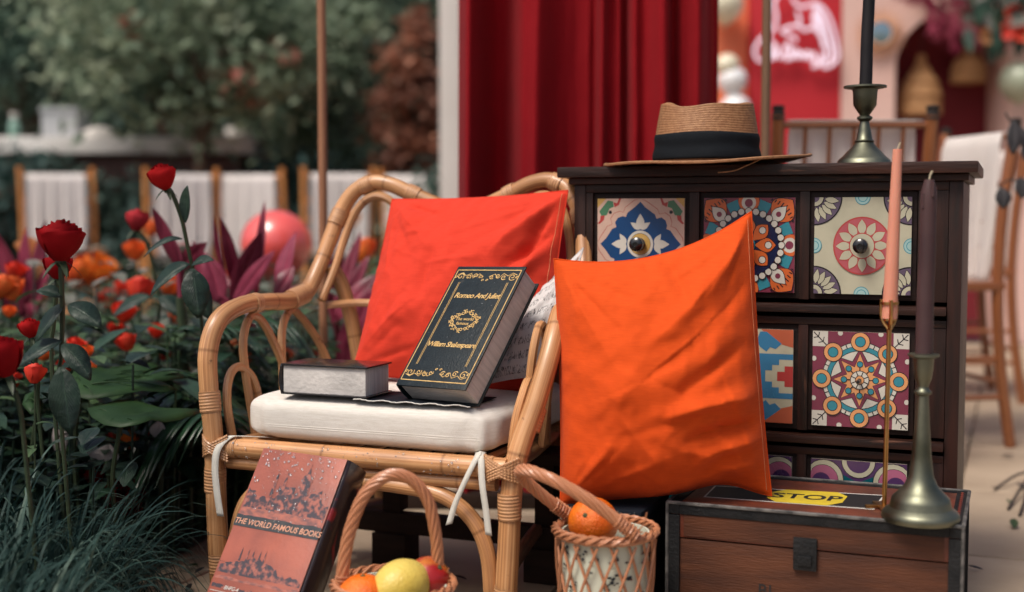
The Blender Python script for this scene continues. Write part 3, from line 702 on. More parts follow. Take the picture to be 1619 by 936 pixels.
mb.lathe([(.0108, 0), (.0128, 0), (.0128, .004), (.0108, .004), (.0108, 0)], 20, (gx, 0, gt.z+.036), cap=False); mb.lathe([(0, 0), (.0095, 0), (.0095, .003), (0, .003)], 16, (gx, 0, gt.z+.012)); obj('cup', mb, 'brass_gold', gh)
cb = gb+V((gx, 0, gt.z+.0152)); ct = P(1419, 236, gb.y)-cb
pc = thing('candle', 'pale pink taper candle in the slim gold holder', 'candle', cb); mb = MB()
mb.tube([ct*(i/12) for i in range(13)], lambda q: .0112-.0045*q, 16); obj('wax', mb, 'wax_pink', pc)
mb = MB(); mb.tube([ct, ct+V((.002, 0, .005)), ct+V((.004, 0, .010))], .0012, 5); obj('wick', mb, 'wick', pc)
# ================================================================== TRUNK
TW, TD, TH = .42, .245, .212
tr = thing('travel_trunk', 'old brown leather travel trunk with black trim and a clasp', 'trunk', (.236, 1.89, 0), YAW)
mb = MB(); mb.bx(.004, TW-.004, .004, TD-.004, 0, .157); obj('body', mb, 'trunk_wood', tr, bevel=.003)
mb = MB(); mb.bx(.003, TW-.003, .003, TD-.003, .1585, .2105); lid = obj('lid', mb, ['trunk_leather'], tr, bevel=.004)
mb = MB(); mb.bx(.024, TW-.024, .0015, .004, .162, .194); obj('lid_front', mb, 'trunk_wood', lid)
tw_ = .017
def trim(x0, x1, y0, y1, z0, z1, nm='corner_trim', mt='trunk_trim'): m_ = MB(); m_.bx(x0, x1, y0, y1, z0, z1); return obj(nm, m_, mt, tr, bevel=.002)
for y0, y1 in ((-.0005, tw_*.8), (TD-tw_*.8, TD+.0005)): trim(tw_, TW-tw_, y0, y1, .1945, .2118, 'edge_trim')
for x0, x1 in ((-.0005, tw_), (TW-tw_, TW+.0005)):
    trim(x0, x1, -.001, TD+.001, .1948, .2122, 'edge_trim')
    for y0, y1 in ((-.001, tw_+.006), (TD-tw_, TD+.001)): trim(x0-.001, x1+.001, y0, y1, .001, .1935)
mb = MB()
for (a, b) in (((0, -.001), (TW, -.001)), ((0, TD+.001), (TW, TD+.001)), ((-.001, 0), (-.001, TD)), ((TW+.001, 0), (TW+.001, TD))):
    mb.tube([(a[0], a[1], .2118), (b[0], b[1], .2118)], .0028, 6)
for x in (-.001, TW+.001): mb.tube([(x, -.0015, .002), (x, -.0015, .2118)], .0026, 6)
obj('worn_edge', mb, 'trunk_edge', tr)
for i in range(15):
    mb = MB(); mb.sphere((TW-tw_*.5, .02+i*.0147, .2122), .003, 8, sc_=(1, 1, .6)); obj('stud', mb, 'stud', tr)
cx = .205
mb = MB(); mb.bx(cx-.017, cx+.017, -.0035, .004, .128, .176); cl = obj('clasp', mb, 'trunk_trim', tr, bevel=.002)
mb = MB(); mb.bx(cx-.010, cx+.010, -.0065, -.0034, .136, .150); obj('clasp_tongue', mb, 'trunk_trim', cl, bevel=.001)
mb = MB()
add_text(mb, 'BL', lambda x, y: (.150+x, .0032, .090+y), .027); obj('stencil_lettering', mb, 'print_black', tr, smooth=False)
# sticker on the lid
def lidp(px, py, dz=0): return Zp(px, py, .2125+dz)
mb = MB(); q = [Zp(1112, 786, .2108), Zp(1382, 806, .2108), Zp(1400, 783, .2108), Zp(1130, 768, .2108)]
st = thing('paper_sticker', 'yellow octagonal STOP label on a black strip pasted to the trunk lid', 'sticker', (q[0]+q[2])/2)
def lerp4(u, v, dz): p = (q[0]*(1-u)+q[1]*u)*(1-v)+(q[3]*(1-u)+q[2]*u)*v; return p+V((0, 0, dz))
mb.poly([lerp4(0, 0, .0002), lerp4(1, 0, .0002), lerp4(1, 1, .0002), lerp4(0, 1, .0002)], 1)
mb.poly([lerp4(.012, .05, .0004), lerp4(.988, .05, .0004), lerp4(.988, .95, .0004), lerp4(.012, .95, .0004)], 0)
oc = [(.36, .30), (.43, .03), (.73, .03), (.80, .30), (.80, .74), (.73, .99), (.43, .99), (.36, .74)]
mb.poly([lerp4(u, v, .0006) for u, v in oc], 2)
ux = (q[1]-q[0]).length; vx = (q[3]-q[0]).length
add_text(mb, 'STOP', lambda x, y: lerp4(.58+x/ux, .5+y/vx, .0009), .043, 0, offset=.02)
obj('label_print', mb, ['print_black', 'print_white', 'print_yellow'], st, smooth=False, world=True)
# ================================================================== RATTAN ARMCHAIR (local: x along the front, y to the back)
CW = .5225
ch = thing('rattan_armchair', 'rattan armchair of bent cane with rounded arms and white seat cushion', 'armchair', (-.492, 2.085, 0), YAW)
def wrap(p0, p1, r, name='cane_binding', ext=.0018):
    m_ = MB(); p0, p1 = V(p0), V(p1); n = 7; m_.tube([p0.lerp(p1, i/n) for i in range(n+1)], lambda t: r+ext*(.75+.25*math.sin(PI*t)), 14, cap=True); return obj(name, m_, 'cane_wrap', ch)
def pole(name, pts, r, n=12, sub=7, m='rattan'): m_ = MB(); m_.tube(pts, r, n, sub=sub); return obj(name, m_, m, ch)
RL = .0166
main = [(.006, .0, .0), (0, 0, .12), (-.004, 0, .26), (-.016, .004, .36), (-.020, .010, .42), (-.016, .035, .468), (-.008, .09, .490), (-.004, .16, .492), (-.006, .24, .489), (-.008, .305, .500), (-.004, .345, .545), (.006, .372, .60), (.020, .392, .655), (.045, .402, .692), (.080, .408, .7085), (.120, .412, .703), (.165, .418, .683), (.215, .424, .664), (CW/2, .426, .658)]
mir = lambda L: [(CW-x, y, z) for x, y, z in L]
main_r = [(x+.026*min(1, max(0, z-.22)/.25)*(1-min(1, max(0, y-.2)/.15)), y+(.085*min(1, max(0, z-.22)/.27)**1.3 if y < .25 else 0)*(1-min(1, y/.25)), z) for x, y, z in mir(main)]
full = main+main_r[-2::-1]
pole('arm_pole', full, lambda t: .0172-.0026*math.sin(PI*t)+.0004*math.sin(t*60), 14)
# seat frame
pole('front_rail', [(.0, 0, .262), (.13, -.002, .262), (.26, -.003, .262), (.39, -.002, .262), (CW, 0, .262)], .0165, 12)
pole('lower_rail', [(.02, .006, .236), (.26, .004, .236), (CW-.02, .006, .236)], .0115, 10)
for x in (.012, CW-.012): pole('side_rail', [(x, .0, .258), (x+(.02 if x < .2 else -.02), .2, .257), (x+(.055 if x < .2 else -.055), .40, .255)], .014, 10)
pole('rear_rail', [(.06, .40, .257), (.26, .405, .257), (CW-.06, .40, .257)], .014, 10)
for i in range(11): x = .05+i*.0422; pole('seat_slat', [(x, .012, .2665), (x, .2, .2655), (x, .392, .2655)], .007, 8, 3)
# front arch brace
arch = [(.030, .004, .0), (.030, .004, .06), (.038, .004, .13), (.062, .004, .18), (.115, .004, .212), (.19, .004, .221), (.26, .004, .222), (.33, .004, .221), (.41, .004, .212), (.461, .004, .18), (.487, .004, .13), (.494, .004, .06), (.494, .004, .0)]
pole('front_arch', arch, .0125, 12)
# rear legs and side stretchers
for s_ in (0, 1):
    f = (lambda L: L) if s_ == 0 else mir
    pole('rear_leg', f([(.10, .44, 0), (.085, .42, .12), (.065, .405, .26), (.045, .40, .40), (.028, .385, .50), (.012, .365, .55)]), .0145, 10, m='rattan')
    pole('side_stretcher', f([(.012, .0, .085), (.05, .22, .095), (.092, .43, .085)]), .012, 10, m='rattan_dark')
    pole('side_arch', f([(.010, .035, .262), (.0, .033, .33), (-.006, .05, .372), (-.004, .075, .386), (.004, .10, .368), (.010, .112, .33), (.015, .12, .262)]), .0074, 8)
    pole('side_arch', f([(.012, .10, .262), (.0, .090, .37), (-.006, .092, .43), (-.007, .115, .468), (-.005, .145, .462), (.002, .175, .42), (.012, .205, .35), (.02, .225, .262)]), .0074, 8)
    pole('side_arch', f([(.016, .19, .262), (.004, .20, .38), (-.004, .215, .44), (-.006, .245, .471), (-.003, .28, .455), (.010, .315, .41), (.028, .345, .34), (.05, .37, .262)]), .0074, 8)
    # inner cane following the hump
    pole('back_cane', f([(.01, .33, .485), (.022, .358, .54), (.035, .382, .61), (.055, .396, .66), (.085, .402, .682), (.12, .406, .672), (.15, .41, .63), (.165, .41, .56), (.17, .408, .45), (.172, .404, .26)]), .008, 8)
    wrap(*f([(.004, 0, .048), (.003, 0, .082)]), RL)
    wrap(*f([(-.0035, .0, .185), (-.0025, 0, .225)]), RL)
    wrap(*f([(-.011 if s_ == 0 else -.021, .002 if s_ == 0 else .032, .318), (-.015 if s_ == 0 else -.028, .004 if s_ == 0 else .046, .352)]), RL)
    if s_ == 0:
        wrap((-.006, .118, .4915), (-.005, .136, .492), RL); wrap((-.0065, .247, .490), (-.008, .30, .499), RL, ext=.0025)
    wrap(*f([(.012, .382, .628), (.020, .392, .655)]), .0150, ext=.0026)
    wrap(*f([(.056, .404, .699), (.078, .4075, .708)]), .0146, ext=.0026)
    wrap(*f([(.150, .4155, .691), (.172, .4185, .681)]), .0144, ext=.0026)
    wrap(*f([(.022, 0, .262), (.045, 0, .262)]), .0165)
    # crossed cane ties at the rail joint
    m_ = MB(); x = 0 if s_ == 0 else CW; d = 1 if s_ == 0 else -1
    for k in range(4):
        o_ = k*.0045
        m_.tube([(x-d*.021, -.006, .244+o_), (x-d*.004, -.0215, .252+o_), (x+d*.018, -.0195, .262+o_), (x+d*.032, -.014, .270+o_)], .0026, 6, sub=4)
        m_.tube([(x-d*.021, -.006, .280-o_), (x-d*.004, -.0215, .272-o_), (x+d*.018, -.0200, .262-o_), (x+d*.032, -.014, .254-o_)], .0026, 6, sub=4)
    obj('cane_tie', m_, 'cane_wrap', ch)
pole('back_cross_cane', [(.012, .345, .475), (.06, .385, .478), (.13, .402, .476), (CW/2, .41, .474), (CW-.13, .402, .476), (CW-.06, .385, .478), (CW-.012, .345, .475)], .0074, 8)
pole('back_arch', [(.075, .398, .262), (.072, .392, .38), (.078, .388, .435), (.105, .392, .468), (.17, .398, .474), (CW/2, .402, .474), (CW-.17, .398, .474), (CW-.105, .392, .468), (CW-.078, .388, .435), (CW-.072, .392, .38), (CW-.075, .398, .262)], .0075, 8)
# rain drops on the front rail
def drops(name, parent, fn, n, r0, r1, seed):
    g = random.Random(seed); m_ = MB()
    for i in range(n):
        p, nn = fn(g); r = g.uniform(r0, r1)*(.5+g.random()**2)
        m_.sphere(p, r, 8, sc_=(1, 1, .55), rot=V(nn).to_track_quat('Z', 'Y').to_matrix())
    return setp(obj(name, m_, 'water', parent), kind='stuff')
def raild(g):
    a = g.uniform(-1.6, 1.2); x = g.uniform(.04, CW-.03); return V((x, -.003-.0166*math.cos(a), .262+.0166*math.sin(a)*1.0)), V((0, -math.cos(a), math.sin(a)))
drops('rain_drops', ch, lambda g: raild(g), 130, .0008, .0019, 3)
# ---- seat cushion (a thing lying on the seat)
cu = thing('seat_cushion', 'white linen box cushion with zip lying on the rattan seat', 'cushion', V(MW[ch.name]@V((.270, .2, .2735))), YAW)
cw, cdp, chh = .226, .197, .0395
def sup(t, e): return math.copysign(abs(t)**e, t)
def cush(u, v):
    a = 2*PI*u; t = PI*(v-.5)
    e = .22
    x = sup(math.cos(a), e); y = sup(math.sin(a), e)
    rr = sup(math.cos(t), .32); z = sup(math.sin(t), .42)
    bul = .004*math.sin(a*7+v*3)+.003*math.sin(a*13+1)+.010*noise.noise(V((math.cos(a)*3, math.sin(a)*3, v*3)))
    k = 1-.025*(1-abs(math.sin(2*a)))*0
    p = V((x*rr*(cw+bul*.4)*k, y*rr*(cdp+bul*.4), .0385+z*(chh-.002*math.cos(a*3))))
    seam = math.exp(-((v-.4885)/.006)**2)
    p.x *= 1-.010*seam; p.y *= 1-.010*seam
    return p
mb = MB(); mb.grid(cush, 120, 40, cu=True); obj('cushion_cover', mb, 'cushion_linen', cu, sharp=80)
for vv in (.493, .484):
    mb = MB(); mb.tube([V(cush(i/160, vv)) for i in range(160)], .0016, 6, closed=True); obj('zip_seam' if vv < .49 else 'piping', mb, 'cushion_linen', cu)
# cushion ties
def ribbon(name, pts, w, side, parent):
    pts = crom(pts, 6); m_ = MB(); b = 0; side = V(side).normalized()
    for i, p in enumerate(pts): m_.v += [p-side*w/2, p+side*w/2]
    for i in range(len(pts)-1): m_.quad((2*i, 2*i+1, 2*i+3, 2*i+2))
    return obj(name, m_, 'ribbon', parent, world=True, solid=.0012)
u_ = V((ca, sa, 0)); v_ = V((-sa, ca, 0))
def cl_(x, y, z): return MW[ch.name]@V((x, y, z))
ribbon('tie', [cl_(.085, .03, .277), cl_(.05, .0, .2815), cl_(.034, -.012, .2805), cl_(.020, -.0245, .262), cl_(.016, -.027, .23), cl_(.020, -.028, .19), cl_(.026, -.028, .152)], .013, u_, cu)
ribbon('tie', [cl_(.46, .03, .278), cl_(.475, .0, .283), cl_(.478, -.0165, .278), cl_(.466, -.024, .25), cl_(.448, -.026, .21), cl_(.437, -.027, .175)], .0115, u_+V((0, 0, .35)), cu)
ribbon('tie', [cl_(.47, .03, .279), cl_(.482, -.004, .284), cl_(.487, -.0185, .274), cl_(.492, -.026, .24), cl_(.499, -.028, .20), cl_(.503, -.028, .165)], .0105, u_-V((0, 0, .15)), cu)
# ================================================================== PILLOWS
def pillow(name, label, mat, c, nrm, T, creases, pin=.05, nu=110, seam='piping', top_dip=0, bot_rise=0, seed=0, print_mat=None):
    """c: corners TL TR BR BL; nrm: towards the viewer"""
    TL, TR, BR, BL = [V(p) for p in c]; N = V(nrm).normalized(); ctr = (BL+BR)/2
    t = thing(name, label, 'pillow', ctr); g = random.Random(seed)
    creases = list(creases)
    for cx_, cy_ in ((-1, -1), (1, -1), (1, 1), (-1, 1)):
        for k in range(5):
            an = math.atan2(-cy_, -cx_)+g.uniform(-.62, .62); L_ = g.uniform(.35, .95); s0 = g.uniform(.06, .3)
            creases.append((cx_*.97+math.cos(an)*s0, cy_*.97+math.sin(an)*s0, cx_+math.cos(an)*(s0+L_), cy_+math.sin(an)*(s0+L_), g.uniform(.028, .06), g.uniform(.0009, .0024)*g.choice((-1, 1))))
    for k in range(9):
        x_, y_, an, L_ = g.uniform(-.8, .8), g.uniform(-.8, .6), g.uniform(-.9, .5), g.uniform(.25, .6); creases.append((x_, y_, x_+math.cos(an)*L_, y_+math.sin(an)*L_, g.uniform(.02, .04), g.uniform(.0008, .0020)*g.choice((-1, 1))))
    def S(sgn):
        def fn(u, v):
            a, b = 2*u-1, 2*v-1
            # edges sag inwards between the corners
            ua = a*(1-pin*(1-b*b)*abs(a)); vb = b*(1-pin*1.1*(1-a*a)*abs(b))
            if b > 0: vb -= top_dip*(1-a*a)*b
            elif bot_rise: vb -= bot_rise*math.exp(-((a-.55)/.35)**2)*b*(1-abs(a)**6)
            uu, vv = (ua+1)/2, (vb+1)/2
            p = (BL*(1-uu)+BR*uu)*(1-vv)+(TL*(1-uu)+TR*uu)*vv
            th = T*((1-a*a)*(1-b*b))**.62*(1-.22*b)
            w = 0
            for (x0, y0, x1, y1, wd, am) in creases:
                dx, dy = x1-x0, y1-y0; L2 = dx*dx+dy*dy; q = max(0, min(1, ((a-x0)*dx+(b-y0)*dy)/L2)); ex, ey = a-x0-dx*q, b-y0-dy*q
                cr = (dx*ey-dy*ex)/math.sqrt(L2); d2 = ex*ex+ey*ey
                w += 1.7*am*math.exp(-d2/(wd*wd))*math.sin(PI*(.15+.7*q))*(1 if cr > 0 else .8)
            ed = min(1-abs(a), 1-abs(b))
            pk = .0030*math.sin(a*23+seed+3*math.sin(a*4))*math.exp(-((1-abs(b))/.10)**2)+.0030*math.sin(b*21+seed*2+3*math.sin(b*5))*math.exp(-((1-abs(a))/.10)**2)
            nz = .0075*noise.noise(V((a*1.8+seed, b*1.8, .3)))+.0034*noise.noise(V((a*4.5+seed, b*4.5, .7)))+.0020*noise.noise(V((a*10+seed, b*10, .7)))
            return p+N*(sgn*(th+(w*min(1, ed*6)+pk*min(1, ed*12)+nz*min(1, ed*5))*(1 if sgn > 0 else .3)))
        return fn
    m_ = MB(); m_.grid(S(1), nu, nu, flip=False); m_.grid(S(-1), nu, nu, flip=True)
    o = obj('pillow_cover', m_, mat, t, world=True, sharp=180)
    f = S(1); loop = [f(i/40, 0) for i in range(40)]+[f(1, i/40) for i in range(40)]+[f(1-i/40, 1) for i in range(40)]+[f(0, 1-i/40) for i in range(40)]
    m_ = MB(); m_.tube(loop, .0014, 6, closed=True); obj('seam', m_, mat, t, world=True)
    m_ = MB()
    m_.tube([f(.978, .02+.96*i/60)+N*.0004 for i in range(61)], .0004, 4)
    obj('stitching', m_, 'thread', t, world=True)
    return t
# orange pillow leaning on the dresser, standing on the trunk corner and the navy box
cro = [(.95, .92, .05, .35, .10, .010), (.9, .55, -.2, -.05, .09, -.008), (.95, -.25, .1, -.30, .06, .012), (.95, -.45, .25, -.52, .05, -.010), (.98, -.55, .35, -.70, .055, .010), (.2, .05, -.6, -.15, .12, .006),
       (.8, .1, .2, -.15, .06, -.007), (-.95, .9, -.5, .2, .10, .007), (.4, -.9, .9, -.75, .06, .008), (.55, .35, .0, .1, .07, .006), (.1, .95, .3, .55, .06, -.006), (-.9, -.9, -.4, -.5, .12, .006)]
pillow('orange_pillow', 'plump bright orange pillow leaning against the tiled dresser', 'pillow_orange', [P(876, 409, 1.975), P(1188, 334, 1.965), P(1220, 784, 1.925), P(886, 797, 1.925)], (-.10, -.99, .02), .110, cro, pin=.03, top_dip=.13, bot_rise=.08, seed=1)
crc = [(.95, .95, .45, .30, .09, .010), (.98, .6, .55, .1, .05, -.009), (.95, .4, .6, -.1, .05, .008), (.9, .8, .7, .2, .04, -.007), (-.9, .9, -.3, .3, .12, .006), (-.9, -.8, -.3, -.3, .12, .006), (-.2, .2, -.25, -.3, .06, -.004)]
pillow('coral_pillow', 'coral red square pillow leaning against the rattan chair back', 'pillow_coral', [P(620, 315, 2.37), P(898, 301, 2.225), P(862, 628, 2.115), P(556, 592, 2.225)], (-.34, -.86, .36), .085, crc, pin=.03, seed=5)
# printed white pillow behind the upright book
M('script_cloth', (.56, .54, .53), rough=.85)
def script_mat():
    m = MT['script_cloth']; t = m.node_tree; L = t.links.new; b = t.nodes['Principled BSDF']
    uv = t.nodes.new('ShaderNodeUVMap'); mp = t.nodes.new('ShaderNodeMapping'); mp.inputs['Scale'].default_value = (26, 9, 1); L(uv.outputs[0], mp.inputs[0])
    n = t.nodes.new('ShaderNodeTexNoise'); n.inputs['Scale'].default_value = 1; n.inputs['Detail'].default_value = 3; n.inputs['Distortion'].default_value = 1.6; L(mp.outputs[0], n.inputs[0])
    r = t.nodes.new('ShaderNodeValToRGB'); e = r.color_ramp.elements; e[0].position = .50; e[0].color = (1, 1, 1, 1); e[1].position = .56; e[1].color = (0, 0, 0, 1)
    q = e.new(.53); q.color = (0, 0, 0, 1); q2 = e.new(.585); q2.color = (1, 1, 1, 1); e[-1].color = (1, 1, 1, 1); L(n.outputs[0], r.inputs[0])
    w = t.nodes.new('ShaderNodeTexWave'); w.bands_direction = 'Y'; w.inputs['Scale'].default_value = 2.6; L(uv.outputs[0], w.inputs[0])
    r2 = t.nodes.new('ShaderNodeValToRGB'); r2.color_ramp.elements[0].position = .35; r2.color_ramp.elements[0].color = (1, 1, 1, 1); r2.color_ramp.elements[1].position = .45; r2.color_ramp.elements[1].color = (0, 0, 0, 1); L(w.outputs['Fac'], r2.inputs[0])
    mx = t.nodes.new('ShaderNodeMix'); mx.data_type = 'RGBA'; mx.blend_type = 'LIGHTEN'; mx.inputs[0].default_value = 1; L(r.outputs[0], mx.inputs[6]); L(r2.outputs[0], mx.inputs[7])
    m2 = t.nodes.new('ShaderNodeMix'); m2.data_type = 'RGBA'; L(mx.outputs[2], m2.inputs[0]); m2.inputs[6].default_value = (.04, .035, .04, 1); m2.inputs[7].default_value = (.55, .53, .52, 1); L(m2.outputs[2], b.inputs['Base Color'])
script_mat()
pillow('printed_pillow', 'white pillow printed with black handwriting behind the upright book', 'script_cloth', [P(838, 470, 2.19), P(922, 392, 2.19), P(868, 596, 2.075), P(772, 606, 2.06)], (-.62, -.70, .35), .030, [(.5, .5, -.3, -.2, .1, .004)], pin=.04, nu=40, seed=9)
# ================================================================== BOOKS
def frame_m(o, w, h):
    x = V(w).normalized(); z = (V(h)-x*V(h).dot(x)).normalized(); y = z.cross(x)
    m_ = Matrix.Identity(4)
    for i in range(3): m_[i][0] = x[i]; m_[i][1] = y[i]; m_[i][2] = z[i]; m_[i][3] = o[i]
    return m_
# local book: x width, z height, front cover at y=0 (towards -y), thickness +y
def book(name, label, Mx, w, h, t, cov, spine_left=True, spine_mat=None, ct=.0028, pagem='page_edge'):
    b = thing(name, label, 'book', M=Mx)
    m_ = MB(); m_.bx(0, w, 0, ct, 0, h); fc = obj('front_cover', m_, cov, b, bevel=.0008)
    m_ = MB(); m_.bx(0, w, t-ct, t, 0, h); obj('back_cover', m_, cov, b, bevel=.0008)
    s = 0 if spine_left else w
    m_ = MB(); n = 8; sg = -1 if spine_left else 1
    m_.grid(lambda u, v: (s+sg*.004*math.sin(PI*u)-sg*.0015, ct*.2+(t-ct*.4)*u, h*v), n, 1); obj('spine', m_, spine_mat or cov, b, solid=.0024)
    x0, x1 = (.003, w-.004) if spine_left else (.004, w-.003)
    m_ = MB(); m_.bx(x0, x1, ct+.0002, t-ct-.0002, .004, h-.004); obj('page_block', m_, pagem, b, bevel=.001)
    return b, fc
bh = V((.094, .13, .182)); bw = V((.113, -.086, .003))
B1 = frame_m(P(626, 608, 1.992), bw, bh); b1w, b1h = .142, .243
bk, fc = book('upright_book', 'dark green book with gilt border propped on the seat cushion', B1, b1w, b1h, .046, 'book_green')
g = MB(); yy = -.0004
def stroke(pts, w=.0011, y=yy, mb_=None):
    m_ = mb_ or g; pts = [V((p[0], y, p[1])) for p in pts]
    for i in range(len(pts)):
        tdir = pts[min(i+1, len(pts)-1)]-pts[max(i-1, 0)]; n = V((-tdir.z, 0, tdir.x))
        n = n.normalized() if n.length > 1e-9 else V((1, 0, 0))
        m_.v += [pts[i]-n*w/2, pts[i]+n*w/2]
    b = len(m_.v)-2*len(pts)
    for i in range(len(pts)-1): m_.quad((b+2*i, b+2*i+1, b+2*i+3, b+2*i+2))
def rect(x0, x1, z0, z1, w): stroke([(x0, z0), (x1, z0)], w); stroke([(x1, z0), (x1, z1)], w); stroke([(x1, z1), (x0, z1)], w); stroke([(x0, z1), (x0, z0)], w)
rect(.0045, b1w-.0055, .011, b1h-.008, .0016)
for x in (.019, .0215): stroke([(x, .042), (x, b1h-.034)], .0008); stroke([(b1w-x-.001, .042), (b1w-x-.001, b1h-.034)], .0008)
def spiral(cx, cz, r, a0, turns, flip=1, fl2=1):
    L = []
    for i in range(22):
        q = i/21; a = a0+flip*turns*2*PI*q; L.append((cx+r*(1-q*.85)*math.cos(a), cz+fl2*r*(1-q*.85)*math.sin(a)))
    return L
def scroll(cz, fl):
    for s_ in (-1, 1):
        X = lambda d: b1w/2-.0005+s_*d
        for (d, dz, r, tn) in ((.054, 0, .0075, 1.3), (.037, .001, .0055, 1.2), (.024, -.002, .0050, 1.2), (.012, .0005, .0045, 1.2)):
            stroke(spiral(X(d), cz+fl*dz, r, .6, tn, s_, fl), .0014)
        stroke([(X(.062), cz-fl*.004), (X(.052), cz-fl*.008), (X(.044), cz-fl*.002), (X(.034), cz-fl*.007), (X(.026), cz+fl*.003), (X(.016), cz-fl*.006), (X(.006), cz)], .0012)
        stroke(spiral(X(.0045), cz+fl*.0075, .0026, 0, 1), .0012); stroke(spiral(X(.063), cz+fl*.001, .003, 0, 1), .0014)
scroll(.026, 1); scroll(b1h-.022, -1)
add_text(g, 'Romeo And Juliet', lambda x, z: (b1w/2+x+.001, yy, b1h-.062+z), .0150, shear=.2, offset=.012, space=.88)
add_text(g, 'William Shakespeare', lambda x, z: (b1w/2+x, yy, .082+z), .0140, shear=.15, offset=.012, space=.86)
cx, cz = b1w/2, b1h-.113
add_text(g, 'The world', lambda x, z: (cx+x, yy, cz+.0035+z), .0088, offset=.01); add_text(g, 'famous', lambda x, z: (cx+x, yy, cz-.0055+z), .0088, offset=.01)
for k in range(26):
    a = 2*PI*k/26; rx, rz = .026+.0018*math.sin(5*a), .0165+.0022*math.cos(4*a); stroke(spiral(cx+rx*math.cos(a), cz+rz*math.sin(a), .0036+.001*(k % 3), a, 1.1, 1 if k % 2 else -1), .0013)
obj('gilt_print', g, 'gilt', fc, smooth=False)
# flat book
B2o = Zp(444, 623, .3535)
f2 = V((ca, sa, 0)); M2 = frame_m(B2o, f2, V((-sa, ca, 0))*1.0)      # local z runs to the back, local y down -> flip below
x = f2.normalized(); z = V((-sa, ca, 0)).normalized(); y = z.cross(x)  # y = up or down
M2 = Matrix(((x.x, y.x, z.x, B2o.x), (x.y, y.y, z.y, B2o.y), (x.z, y.z, z.z, B2o.z+.0503), (0, 0, 0, 1)))
bk2, _ = book('flat_book', 'grey page-edged book lying flat on the seat cushion', M2, .158, .088, .050, 'book_cover_dark')
M2b = M2@Matrix.Translation((0, 0, 0)); 
# leaning book
bw3, bh3 = V((.143, -.087, -.002)), V((.076, .12, .226))
h3 = bh3.normalized(); L3 = .30; w3 = .167
TL3 = P(417, 708, 1.975); B3 = frame_m(TL3-h3*L3, bw3, bh3)
bk3, fc3 = book('leaning_book', 'red book with castle picture leaning on the front rail of chair', B3, w3, L3, .05, 'book_salmon', spine_left=False, spine_mat='book_spine', pagem='book_cover_dark')
m_ = MB(); m_.grid(lambda u, v: (w3+.0035+.004*math.sin(PI*u), .0005+.049*u, .0005+(L3-.001)*v), 8, 8); sp = obj('spine', m_, 'book_spine', bk3, solid=.001)
pr = MB(); top = lambda f: L3*(1-f)
def pp(pts, m, y): pr.poly([(x*w3, y, top(f)) for x, f in pts], m)
g3 = random.Random(4)
def skyline(f0, amp, seed, n=46, x0=.02, x1=.985, pk=None):
    L = []
    for i in range(n+1):
        x = x0+(x1-x0)*i/n; d = amp*(.5+.5*noise.noise(V((x*5, seed, 0))))+amp*.35*noise.noise(V((x*23, seed, 3)))
        if pk: d += pk(x)
        L.append((x, f0-d))
    return L
L1 = skyline(.285, .075, 1.5, pk=lambda x: .035*math.exp(-((x-.62)/.22)**2)); pp(L1+[(.985, .325), (.02, .325)], 1, -.0003)
pp([(.02, .32), (.985, .325), (.985, .372), (.02, .372)], 2, -.00025)
tower = [(.585, .27), (.59, .15), (.575, .145), (.60, .118), (.625, .105), (.638, .07), (.642, .048), (.647, .07), (.665, .105), (.69, .118), (.715, .145), (.70, .15), (.71, .27)]
pp(tower, 1, -.0006)
for x in (.30, .41): pp([(x-.02, .25), (x-.015, .16), (x, .105), (x+.015, .16), (x+.02, .25)], 1, -.0006)
pp([(.36, .27), (.36, .19), (.55, .185), (.56, .27)], 1, -.0005); pp([(.70, .26), (.72, .205), (.80, .20), (.86, .18), (.87, .22), (.84, .27)], 1, -.00055)
pp(skyline(.372, .012, 8, 30, .0, 1)+[(1, .428), (0, .428)], 3, -.0008)
L2 = skyline(.655, .05, 5.1, pk=lambda x: .075*math.exp(-((x-.42)/.28)**2)-.02); pp(L2+[(.985, .672), (.02, .672)], 1, -.0003)
for x in (.22, .3, .36, .44, .5): pp([(x-.012, .60), (x-.006, .55), (x, .525+.02*g3.random()), (x+.006, .55), (x+.012, .60)], 1, -.0005)
pp(skyline(.70, .02, 3.3, 20)+[(.985, .705), (.02, .705)], 2, -.00028)
pp(skyline(.755, .03, 9.3, 20, .35)+[(.985, .78), (.35, .78)], 1, -.0003); pp(skyline(.745, .022, 12.3, 10, .02, .25)+[(.25, .75), (.02, .75)], 1, -.0003)
add_text(pr, 'THE WORLD FAMOUS BOOKS', lambda x, z: (w3*.51+x, -.0011, top(.402)+z), .0125, 4, shear=.15, offset=.012)
add_text(pr, 'BHFG-4', lambda x, z: (w3*.26+x, -.0009, top(.745)+z), .0085, 5, shear=.2, offset=.01)
pr.bx(.004, w3-.004, -.0007, -.0003, top(.768)-.0004, top(.768)+.0004, 5)
obj('cover_print', pr, ['book_salmon', 'engraving', 'engraving_soft', 'book_band', 'band_letter', 'print_white'], fc3, smooth=False)
drops('rain_drops', bk3, lambda g: (V((g.uniform(.004, w3-.004), -.0012, top(g.random()**1.6*.42+.01))), V((0, -1, 0))), 190, .0007, .0019, 5)
drops('rain_drops', bk, lambda g: (V((g.uniform(.004, b1w-.004), -.0005, g.uniform(.01, b1h-.01))), V((0, -1, 0))), 40, .0004, .0009, 6)
